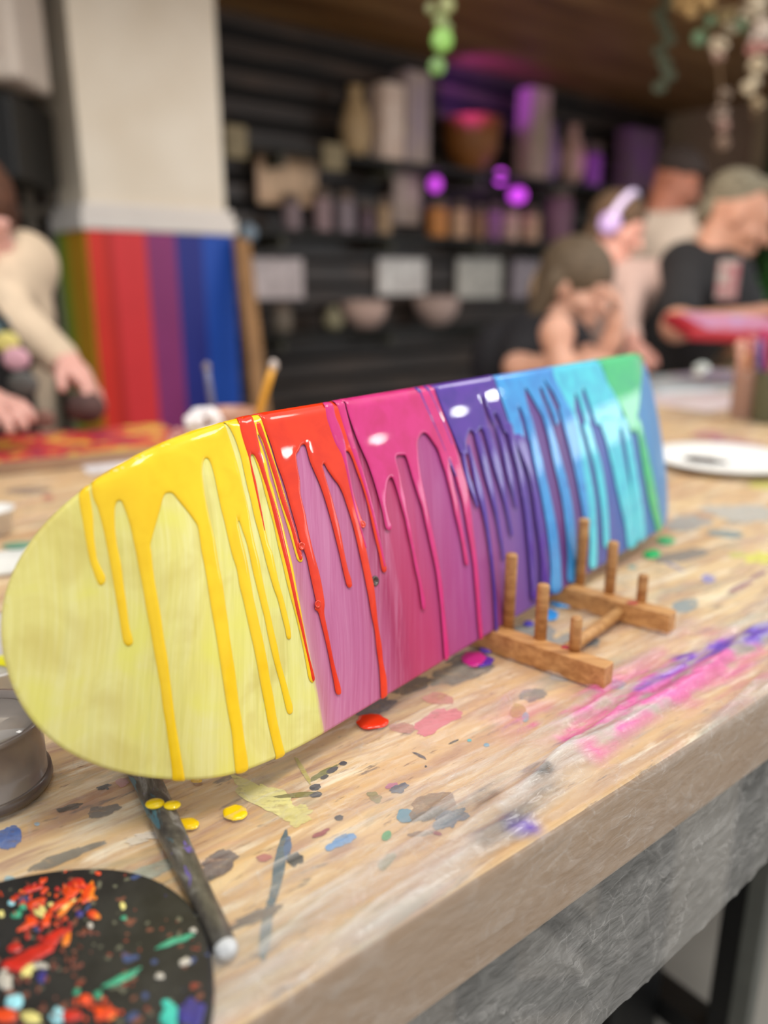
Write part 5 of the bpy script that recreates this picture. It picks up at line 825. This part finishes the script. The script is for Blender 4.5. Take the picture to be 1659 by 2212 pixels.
holder(1672, 800, 1.70, 72, .1, '5e6048', 'dark green jar at the right edge of the table', [(0, 0, 1652, 722, .010, ('crimson', 'a02048', 'b43060'), 'b'), (-.7, 0, 1640, 742, .007, ('violet', '5a4a88', '6a5a98'), 'b')], .85)
holder(494, 884, 1.25, 112, .1, 'b98870', 'clay-coloured jar behind the deck', [(-.9, 0, 446, 790, .0055, ('grey', '6a6a84', '7d7480'), 'b'), (.9, 0, 592, 786, .0058, ('y', 'e0a030', 'cfc0b8'), 'eraser')])
e = empty('crumpled_tissue', tuple(tab(440, 960, .002)), 'crumpled white tissue left of the clay-coloured jar', 'tissue'); bb, c = cluster(440, 915, 46, 'f0eaea', 22, 1.2); bb.build('tissue', mat('tissue_bright', 'f2ecec', .8, .04, 20), e, True)
bb, c = cluster(385, 945, 26, 'c83a30', 12, 1.25); tag(bb.build('red_rag', mat('red_rag', 'c04038', .8, .15, 30, c2='d8b0a8'), None, True), 'red and white paint rag beside the white tissue', 'rag')
sheet(275, 985, .17, .22, 30, 'dfdce0', 'white paper sheet lying behind the rounded nose of the deck')
# painted panel lying at the far left
pn = empty('canvas_painting', tuple(tab(100, 1000, .002)), 'panel covered in red, yellow and purple paint lying at the far left', 'painting')
pA = tab(-60, 1032, .0022); pB = tab(420, 985, .0022); ex = (pB-pA)/np.linalg.norm(pB-pA); ey = np.array([-ex[1], ex[0], 0]); Lx = np.linalg.norm(pB-pA)
b = MB(); b.box(pA+ex*Lx/2+ey*.12+TZ*.010, ex, ey, TZ, Lx/2, .12, .010, .001); b.build('panel', mat('panel_wood', '9a7a62', .6, .1, 10), pn)
t = NT('fiery_paint'); n = t.noise(t.coords(), 14, 4, .6, .8); t.set(Base_Color=t.ramp(n, [(.30, '6a2a6a'), (.40, '8a2a4c'), (.46, 'c83a3a'), (.54, 'c8403a'), (.58, 'e8c84a'), (.66, 'dca84a')]), Roughness=.4)
b = MB(); b.box(pA+ex*Lx/2+ey*.12+TZ*.0212, ex, ey, TZ, Lx/2-.003, .117, .001); b.build('painted_face', t.m, pn)
def cup(px, py, r, h_, c, label, tilt=0, name='paper_cup'):
    P = tab(px, py, .0022); e = empty(name, tuple(P), label, 'cup'); MB().lathe(P, [(r*.75, 0), (r, h_), (r*1.05, h_), (r*1.05, h_*1.04), (r*.93, h_), (r*.7, .004), (.002, .004)], 32).build('cup', mat('cup_'+c, c, .5, .04), e, True); return e
cup(-14, 1152, .026, .030, 'eae8e4', 'short white cup at the left edge behind the deck nose')
sheet(40, 1215, .085, .075, 25, 'e8e8e2', 'white card with a green paint stain peeking out left of the deck nose', 'paint_card', .002, .004, 'card')
e = MB().ball(tab(38, 1178, .008), .012, sc=(1.5, 1, .25)).build('green_paint_blob', mat('dull_green_paint', '6f9a80', .5), None, True); tag(e, 'dull green paint blob on the white card', 'paint')
for px, py, dep_, c, c2, lab in ((740, 880, 1.9, 'd8c050', 'e6d068', 'yellow paint bottle just above the magenta part of the deck edge'), (812, 872, 1.9, 'b4c04c', 'c8d060', 'lime paint bottle right of the yellow bottle behind the deck')):
    P = at(px, py, dep_); zt = P[2]; e = empty('paint_bottle', (P[0], P[1], .0022), lab, 'bottle'); MB().lathe((P[0], P[1], .0022), [(.03, 0), (.032, .004), (.032, zt*.7), (.02, zt*.85), (.016, zt*.86)], 24).build('bottle', mat('bottle_'+c, c, .4), e, True); MB().lathe((P[0], P[1], zt*.86), [(.02, 0), (.02, zt*.3), (.012, zt*.34)], 20).build('cap', mat('cap_'+c2, c2, .4), e, True)
# ------------------------------------------------------------------ people
def frame(f, u=(0, 0, 1)):
    f = np.asarray(f, float); f /= np.linalg.norm(f); u = np.asarray(u, float); r = np.cross(f, u); r /= np.linalg.norm(r); u = np.cross(r, f); return np.stack([r, f, u], 1)
def add_head(S, c, R, k=1.0):
    c = np.asarray(c, float); g = lambda x, y, z: c+R@(np.array([x, y, z])*k)
    S.ell(g(0, -.012, .03), np.array([.074, .094, .084])*k, R, .02); S.ell(g(0, .018, -.035), np.array([.060, .072, .078])*k, R, .03); S.ell(g(0, .062, -.088), np.array([.028, .024, .022])*k, R, .025)
    S.ell(g(0, .075, .028), np.array([.048, .016, .012])*k, R, .015); S.cone(g(0, .086, .008), g(0, .108, -.028), .009*k, .0135*k, .01); S.ell(g(0, .088, -.062), np.array([.024, .010, .010])*k, R, .006)
    for s in (-1, 1):
        S.cut(g(s*.031, .098, .010), np.array([.018, .014, .011])*k, R, .01); S.ell(g(s*.030, .076, .009), np.array([.0135, .0125, .0115])*k, R, .004); S.ell(g(s*.077, -.005, -.006), np.array([.010, .019, .031])*k, R, .006); S.ell(g(s*.048, .055, -.03), np.array([.018, .02, .018])*k, R, .02)
def face_parts(c, R, k, body, lipc='b06058', eye=True):
    c = np.asarray(c, float); g = lambda x, y, z: c+R@(np.array([x, y, z])*k)
    for s in (-1, 1):
        MB().ball(g(s*.030, .0885, .006), .0042*k).build('iris', mat('iris_dark', '2a1d18', .2), body, True)
        b = MB(); b.tube([g(s*.014, .093, .030), g(s*.032, .091, .035), g(s*.050, .078, .030)], .0032*k, 8); b.build('eyebrow', mat('brow_brown', '4a3426', .8), body, True)
    b = MB(); b.tube([g(-.022, .091, -.062), g(0, .100, -.060), g(.022, .091, -.062)], [.002*k, .0045*k, .002*k], 8); b.build('lips', mat('lips_'+lipc, lipc, .4), body, True)
def add_hand(S, w, d, n, k=1.0, curl=.5, side=1):
    # wrist point, pointing direction, palm normal
    w = np.asarray(w, float); d = np.asarray(d, float); d /= np.linalg.norm(d); n = np.asarray(n, float); n = n-(n@d)*d; n /= np.linalg.norm(n); x = np.cross(d, n)*side
    S.cone(w, w+d*.045*k, .024*k, .026*k, .02); R = np.stack([x, d, n], 1); S.ell(w+d*.055*k, np.array([.040, .046, .017])*k, R, .015)
    for i, (o_, L_, sp) in enumerate(((-.030, .066, -.10), (-.010, .078, -.03), (.011, .073, .04), (.030, .056, .12))):
        p = w+d*.088*k+x*o_*k; dd = d+x*sp; ang = 0
        for j, fr_ in enumerate((.45, .32, .23)):
            a = curl*(j+.6)*.75; v_ = dd*math.cos(a)+n*math.sin(a); v_ /= np.linalg.norm(v_); q = p+v_*L_*fr_*k; S.cone(p, q, .0092*k, .0084*k, .004); p = q
    p = w+d*.028*k-x*.030*k; v_ = d*.6-x*.7+n*.35; v_ /= np.linalg.norm(v_); q = p+v_*.036*k; S.cone(p, q, .0125*k, .0105*k, .012); v_ = d*.85-x*.2+n*.5; v_ /= np.linalg.norm(v_); S.cone(q, q+v_*.03*k, .0102*k, .009*k, .005)
def skin(name, c):
    t = NT(name); n = t.noise(t.coords(), 14, 3); col = srgb(c); t.set(Base_Color=t.ramp(n, [(.3, tuple(x*.86 for x in col[:3])+(1,)), (.7, col)]), Roughness=.5, Subsurface_Weight=.12, Subsurface_Scale=.01); return t.m
def cloth(c, v=.1): return mat('cloth_'+c, c, .85, v, 12, bump=.1)
def person(loc, label): return empty('person', tuple(loc), label, 'person')
def legs(S, hipL, hipR, sitting, f, k=1.0, floor_gap=.0):
    for h_ in (hipL, hipR):
        h_ = np.asarray(h_, float)
        if sitting: kn = h_+f*.38*k; ft = np.array([kn[0], kn[1], FLOOR+.07]); S.cone(h_, kn, .085*k, .06*k, .03); S.cone(kn, ft, .058*k, .038*k, .03)
        else: kn = np.array([h_[0], h_[1], (h_[2]+FLOOR)/2+.02])+f*.02; ft = np.array([h_[0], h_[1], FLOOR+.07]); S.cone(h_, kn, .09*k, .06*k, .03); S.cone(kn, ft, .058*k, .04*k, .03)
        S.cone(ft-TZ*.03, ft-TZ*.035+f*.15*k, .036*k, .030*k, .02)
def V3(*a): return np.array(a, float)
# --- man in a black T-shirt, leaning over the table at the right
D = 2.6; hc_ = at(1592, 468, D); R = frame(V3(.86, -.30, -.42), V3(.25, -.1, 1)); skn = skin('skin_tan', 'd09a80')
sh = at(1478, 575, D+.05); neck = at(1530, 540, D+.03); hip = sh+TT*.20; hip[2] = -.12
p = person((hip[0], hip[1], FLOOR), 'grey-haired man in a black T-shirt bending over the table at the right')
S = SDF(.03); add_head(S, hc_, R, 1.13); S.cone(neck+V3(.0, 0, -.02), hc_+R@V3(0, -.03, -.05), .058, .055); S.cone(sh, sh+V3(.15, -.02, -.03), .07, .062); chest = sh+V3(.08, 0, -.12); S.cone(chest, hip+V3(.06, -.05, .06), .13, .125); S.cone(sh+V3(.1, 0, -.05), chest+V3(.06, 0, -.02), .10, .12)
el = at(1462, 705, D-.2); wr = at(1650, 680, D-.32); S.cone(sh, el, .050, .042); S.cone(el, wr, .042, .027); add_hand(S, wr, wr-el, V3(0, 0, -1), 1.0, .5)
sh2 = sh+V3(.13, .20, -.02); el2 = sh2+V3(.10, -.06, -.24); wr2 = el2+V3(.20, -.20, .06); S.cone(sh2, el2, .05, .042); S.cone(el2, wr2, .042, .027); add_hand(S, wr2, wr2-el2, V3(0, 0, -1), 1, .5); S.cone(sh+V3(.1, 0, -.04), sh2, .08, .06)
legs(S, hip+V3(-.02, 0, 0), hip+V3(.16, .05, 0), False, V3(.7, -.7, 0)); body = S.build('body', skn, p, .0075); face_parts(hc_, R, 1.13, body)
S = SDF(.03); S.cone(sh, sh+V3(.15, -.02, -.03), .082, .074); S.cone(chest, hip+V3(.06, -.05, .06), .148, .145); S.cone(sh+V3(.1, 0, -.05), chest+V3(.06, 0, -.02), .115, .137); S.cone(sh, sh+(el-sh)*.80, .068, .064); S.cone(sh2, sh2+(el2-sh2)*.7, .068, .06); S.cone(sh+V3(.1, 0, -.04), sh2, .094, .074); S.build('t_shirt', cloth('17171a', .15), p, .0085)
S = SDF(.03); legs(S, hip+V3(-.02, 0, 0), hip+V3(.16, .05, 0), False, V3(.7, -.7, 0), 1.12); S.cone(hip, hip+V3(.14, .03, 0), .13, .13); S.build('trousers', cloth('15151a', .15), p, .012)
S = SDF(.015); g = lambda x, y, z: hc_+R@(V3(x, y, z)*1.13); S.ell(g(0, -.028, .048), V3(.084, .100, .086), R); S.ell(g(0, .04, .095), V3(.062, .05, .03), R); S.ell(g(0, -.085, -.02), V3(.065, .03, .05), R); S.cut(g(0, .15, -.03), V3(.12, .10, .085), R); S.build('hair', mat('hair_grey', '8e8570', .8, .3, 60, stretch=(1, 1, 3), c2='5a5240'), p, .006)
c = at(1580, 590, D-.03); b = MB(); b.box(at(1572, 605, D-.14), (.9, -.4, 0), (.4, .9, 0), TZ, .032, .006, .06, .01); b.build('shirt_print', mat('print_pink', 'a8505e', .7, .3, 40, c2='b0a8a0'), p)
# --- man in a beige shirt standing behind
D = 3.3; hc_ = at(1462, 392, D); R = frame(V3(.80, -.45, -.45), V3(.15, 0, 1)); sh = at(1405, 505, D); hip = at(1385, 800, D+.1)
p = person((hip[0], hip[1], FLOOR), 'dark-capped man in a beige shirt standing behind the child with headphones')
S = SDF(.03); add_head(S, hc_, R, 1.0); S.cone(at(1425, 455, D), hc_+R@V3(0, -.03, -.05), .06, .052); S.cone(sh, sh+V3(.22, -.16, 0), .07, .07); S.cone(sh+V3(.09, -.05, -.1), hip+V3(.05, -.03, 0), .135, .125)
el = at(1475, 600, D-.25); wr = at(1440, 700, D-.5); S.cone(sh+V3(.22, -.16, 0), el, .05, .042); S.cone(el, wr, .042, .028); add_hand(S, wr, V3(-.3, -.8, -.5), V3(0, 0, -1), 1, .5); el2 = at(1355, 650, D); wr2 = at(1365, 740, D-.3); S.cone(sh, el2, .05, .042); S.cone(el2, wr2, .042, .028); add_hand(S, wr2, V3(.2, -.9, -.2), V3(0, 0, -1), 1, .5)
legs(S, hip+V3(-.03, 0, 0), hip+V3(.14, -.1, 0), False, V3(.8, -.5, 0)); body = S.build('body', skin('skin_ruddy', 'b87860'), p, .009); face_parts(hc_, R, 1.0, body)
S = SDF(.03); S.cone(sh, sh+V3(.22, -.16, 0), .085, .085); S.cone(sh+V3(.09, -.05, -.1), hip+V3(.05, -.03, 0), .165, .17); S.cone(sh+V3(.22, -.16, 0), el, .07, .062); S.cone(el, el+(wr-el)*.8, .06, .045); S.cone(sh, el2, .07, .062); S.cone(el2, el2+(wr2-el2)*.8, .06, .045); S.build('shirt', cloth('d8c8b8', .06), p, .01)
S = SDF(.03); legs(S, hip+V3(-.03, 0, 0), hip+V3(.14, -.1, 0), False, V3(.8, -.5, 0), 1.12); S.build('trousers', cloth('3a3a42'), p, .014)
S = SDF(.012); g = lambda x, y, z: hc_+R@V3(x, y, z); S.ell(g(0, -.02, .055), V3(.083, .103, .078), R); S.ell(g(0, .10, .062), V3(.06, .055, .008), R); S.cut(g(0, .10, -.03), V3(.14, .12, .085), R); S.build('cap', mat('cap_dark', '332824', .8, .2), p, .007)
# --- child with lavender headphones
D = 2.75; hc_ = at(1336, 492, D); R = frame(V3(.75, -.5, -.42), V3(.35, 0, 1)); sh = at(1300, 600, D+.05)
p = person((sh[0], sh[1]+.1, FLOOR), 'child wearing lavender headphones, leaning forward just behind the seated brown-haired girl')
S = SDF(.025); add_head(S, hc_, R, .93); S.cone(at(1318, 560, D), hc_+R@V3(0, -.03, -.05), .042, .042); S.cone(sh, sh+V3(.18, -.1, 0), .05, .05); hip = sh+V3(.02, .1, -.36); S.cone(sh+V3(.08, -.04, -.06), hip+V3(.05, 0, 0), .095, .09)
el = at(1350, 700, D-.15); wr = at(1370, 750, D-.42); S.cone(sh+V3(.1, -.06, 0), el, .036, .03); S.cone(el, wr, .03, .022); add_hand(S, wr, V3(.1, -.8, -.15), V3(0, 0, -1), .8, .6); legs(S, hip, hip+V3(.12, 0, 0), True, V3(.6, -.6, 0), .8); body = S.build('body', skin('skin_rosy', 'd8a090'), p, .007); face_parts(hc_, R, .93, body)
S = SDF(.025); S.cone(sh, sh+V3(.18, -.1, 0), .062, .062); S.cone(sh+V3(.08, -.04, -.06), hip+V3(.05, 0, 0), .11, .108); S.cone(sh+V3(.1, -.06, 0), el, .052, .046); S.cone(el, el+(wr-el)*.6, .044, .036); S.build('top', cloth('b59c94', .06), p, .009)
S = SDF(.025); legs(S, hip, hip+V3(.12, 0, 0), True, V3(.6, -.6, 0), .88); S.build('trousers', cloth('4a4a58'), p, .012)
S = SDF(.015); g = lambda x, y, z: hc_+R@(V3(x, y, z)*.93); S.ell(g(0, -.025, .035), V3(.080, .10, .088), R); S.ell(g(0, -.06, -.06), V3(.06, .045, .06), R); S.cut(g(0, .135, -.03), V3(.12, .10, .09), R); S.build('hair', mat('hair_dark_brown', '54402e', .8, .3, 50), p, .007)
hp = empty('headphones', tuple(g(0, 0, .12)), 'lavender over-ear headphones worn by the leaning child', 'headphones'); b = MB(); b.tube([g(.105*math.cos(a), -.01, -.01+.138*math.sin(a)) for a in np.linspace(0, math.pi, 22)], .014, 12); b.build('headband', mat('lavender_band', 'd6c8ec', .4, .05), hp, True)
for s in (-1, 1): b = MB(); b.lathe(g(s*.085, -.005, -.01), [(.030, 0), (.038, .006), (.038, .024), (.028, .030)], 24, R[:, 0]*s); b.build('ear_cup', mat('lavender_cup', 'b49ad0', .35, .05), hp, True)
# --- girl with brown hair in a black T-shirt, chin near her hand
D = 2.28; hc_ = at(1246, 622, D); R = frame(V3(.72, -.58, -.35), V3(.12, 0, 1)); sh = at(1135, 722, D+.06); sh2 = at(1225, 735, D-.04); hip = V3(sh[0]-.02, sh[1]+.12, -.30)
p = person((hip[0], hip[1], FLOOR), 'brown-haired girl in a black T-shirt sitting behind the deck, holding a hand to her mouth')
S = SDF(.025); add_head(S, hc_, R, 1.0); S.cone(at(1200, 700, D+.02), hc_+R@V3(0, -.03, -.05), .044, .042); S.cone(sh, sh2, .052, .05); S.cone((sh+sh2)/2-TZ*.06, hip+V3(.06, 0, 0), .095, .10)
el = at(1118, 792, D-.10); wr = at(1275, 790, D-.26); S.cone(sh, el, .042, .036); S.cone(el, wr, .034, .026); add_hand(S, wr, V3(.9, -.3, 0), V3(0, 0, -1), .9, .4)
el2 = at(1290, 792, D-.16); wr2 = at(1322, 735, D-.2); S.cone(sh2, el2, .040, .034); S.cone(el2, wr2, .032, .024); add_hand(S, wr2, V3(.12, -.05, 1), V3(-.8, .2, 0), .9, .8)
fist = at(1203, 720, D-.2); S.cone(at(1215, 800, D-.22), fist, .030, .030); S.ell(fist, V3(.046, .040, .050)); legs(S, hip, hip+V3(.12, .02, 0), True, V3(.6, -.7, 0), .85); body = S.build('body', skin('skin_fair', 'dca890'), p, .0065); face_parts(hc_, R, 1.0, body)
S = SDF(.025); S.cone(sh, sh2, .066, .062); S.cone((sh+sh2)/2-TZ*.06, hip+V3(.06, 0, 0), .115, .125); S.cone(sh, sh+(el-sh)*.8, .060, .056); S.cone(sh2, sh2+(el2-sh2)*.4, .055, .05); S.ell(at(1080, 780, D+.1), V3(.09, .09, .12)); S.build('t_shirt', cloth('1b1a1f', .15), p, .008)
S = SDF(.025); legs(S, hip, hip+V3(.12, .02, 0), True, V3(.6, -.7, 0), .95); S.build('trousers', cloth('2b2b33'), p, .012)
S = SDF(.015); g = lambda x, y, z: hc_+R@V3(x, y, z); S.ell(g(0, -.022, .045), V3(.090, .112, .096), R); S.ell(g(-.02, -.085, -.03), V3(.08, .06, .09), R); S.cone(g(-.06, -.04, 0), g(-.055, -.09, -.15), .045, .03); S.cone(g(.07, -.04, 0), g(.065, -.06, -.15), .035, .022); S.cut(g(0, .150, -.045), V3(.105, .115, .105), R, .012); S.build('hair', mat('hair_brown', '4f4232', .7, .35, 50, stretch=(1, 1, 4), c2='6e5c48'), p, .0065)
# --- woman at the left edge in a beige sweater and black apron
D = 1.62; hc_ = at(-62, 470, D); R = frame(V3(.62, -.62, -.5), V3(0, 0, 1)); sh = at(48, 575, D+.12); hip = V3(at(-70, 900, D+.1)[0], at(0, 900, D+.12)[1], -.12)
p = person((hip[0], hip[1], FLOOR), 'person in beige long sleeves and black apron reaching over the table at the left edge')
S = SDF(.028); add_head(S, hc_, R, 1.0); S.cone(at(-40, 560, D+.04), hc_+R@V3(0, -.03, -.05), .05, .046); shl = at(-150, 620, D); S.cone(sh, shl, .06, .06); S.cone((sh+shl)/2-TZ*.08, hip, .12, .13)
el = at(-2, 660, D-.04); wr = at(132, 776, D-.10); S.cone(sh, el, .046, .042); S.cone(el, wr, .040, .028); add_hand(S, wr-V3(0, 0, .0), V3(.62, -.25, -.55), V3(-.4, -.2, -.6), 1.0, 1.3)
elb = at(-160, 800, D-.1); wrb = at(-60, 860, D-.25); S.cone(shl, elb, .046, .042); S.cone(elb, wrb, .04, .027); add_hand(S, wrb, V3(.6, -.5, 0), V3(0, 0, -1), 1, .5); legs(S, hip+V3(-.08, 0, 0), hip+V3(.08, 0, 0), False, V3(.5, -.8, 0)); body = S.build('body', skin('skin_pink', 'd8a498'), p, .006); face_parts(hc_, R, 1.0, body)
S = SDF(.028); S.cone(sh, shl, .076, .076); S.cone((sh+shl)/2-TZ*.08, hip, .145, .15); S.cone(sh, el, .062, .052); S.cone(el, wr-(wr-el)*.02, .052, .036); S.cone(shl, elb, .066, .056); S.cone(elb, elb+(wrb-elb)*.9, .05, .04); S.build('sweater', cloth('c8b49c', .12), p, .0075)
S = SDF(.02); ap = (sh+shl)/2+V3(.02, -.10, -.16); S.cone(ap+V3(0, 0, .02), hip+V3(.06, -.10, .04), .105, .12); S.cone(hip+V3(.06, -.10, .04), hip+V3(.10, -.12, -.3), .12, .14); S.build('apron', cloth('1c1c1e', .3), p, .009)
b = MB(); b.tube([at(-60, 610, D-.16), at(5, 690, D-.17), at(70, 790, D-.12)], .007, 8); b.build('apron_strap', cloth('101011'), p, True)
for px, py, r, c in ((15, 740, .020, 'cabf70'), (35, 775, .022, 'c89aa8'), (0, 700, .016, '6a8a98'), (40, 900, .024, '8a5a48'), (50, 830, .024, '565654'), (95, 905, .018, '7a5a50')):
    MB().ball(at(px, py, D-.16), r, sc=(1.2, .3, 1)).build('apron_print', mat('print_'+c, c, .7), p, True)
S = SDF(.015); g = lambda x, y, z: hc_+R@V3(x, y, z); S.ell(g(0, -.02, .035), V3(.088, .108, .095), R); S.cone(g(.06, -.03, 0), g(.08, -.03, -.16), .05, .035); S.cone(g(-.06, -.04, 0), g(-.07, -.04, -.16), .05, .035); S.ell(g(0, -.08, -.06), V3(.08, .05, .10), R); S.cut(g(0, .14, -.04), V3(.10, .105, .10), R); S.build('hair', mat('hair_auburn', '4a2a18', .7, .3, 40), p, .0075)
# dark lump held in the hand at the left: a sponge
P = at(185, 880, D-.13); e = MB().ball(P, .034, 16, 10, (1.1, .9, .9)).build('paint_sponge', mat('dark_sponge', '4a3330', .8, .3, 60, bump=.4), None, True); tag(e, 'dark brown paint sponge held in the hand at the left', 'sponge')
# tray-like painted board the man works on
P = at(1590, 722, 2.1); bx = frame(V3(.3, 1, .12)); rb = empty('painted_board', tuple(P), 'red-edged board with pink and lilac paint held up by the man in black', 'board')
A_ = at(1488, 722, 2.1); X = V3(.97, .05, -.04); X /= np.linalg.norm(X); Yv = V3(-.05, .97, .18); Yv /= np.linalg.norm(Yv); Zv = np.cross(X, Yv); b = MB(); b.box(A_+X*.20+Yv*.09, X, Yv, Zv, .20, .10, .016, .010); b.build('board', mat('board_red', 'b02030', .4, .1, 8), rb)
t = NT('lilac_paint'); n = t.noise(t.coords(), 7, 3); t.set(Base_Color=t.ramp(n, [(.35, 'd0503c'), (.45, 'c890b4'), (.6, 'd890b8'), (.68, 'b8a8d8')]), Roughness=.35); b = MB(); b.box(A_+X*.22+Yv*.09+Zv*.0165, X, Yv, Zv, .175, .095, .0015, .0008); b.build('painted_face', t.m, rb)
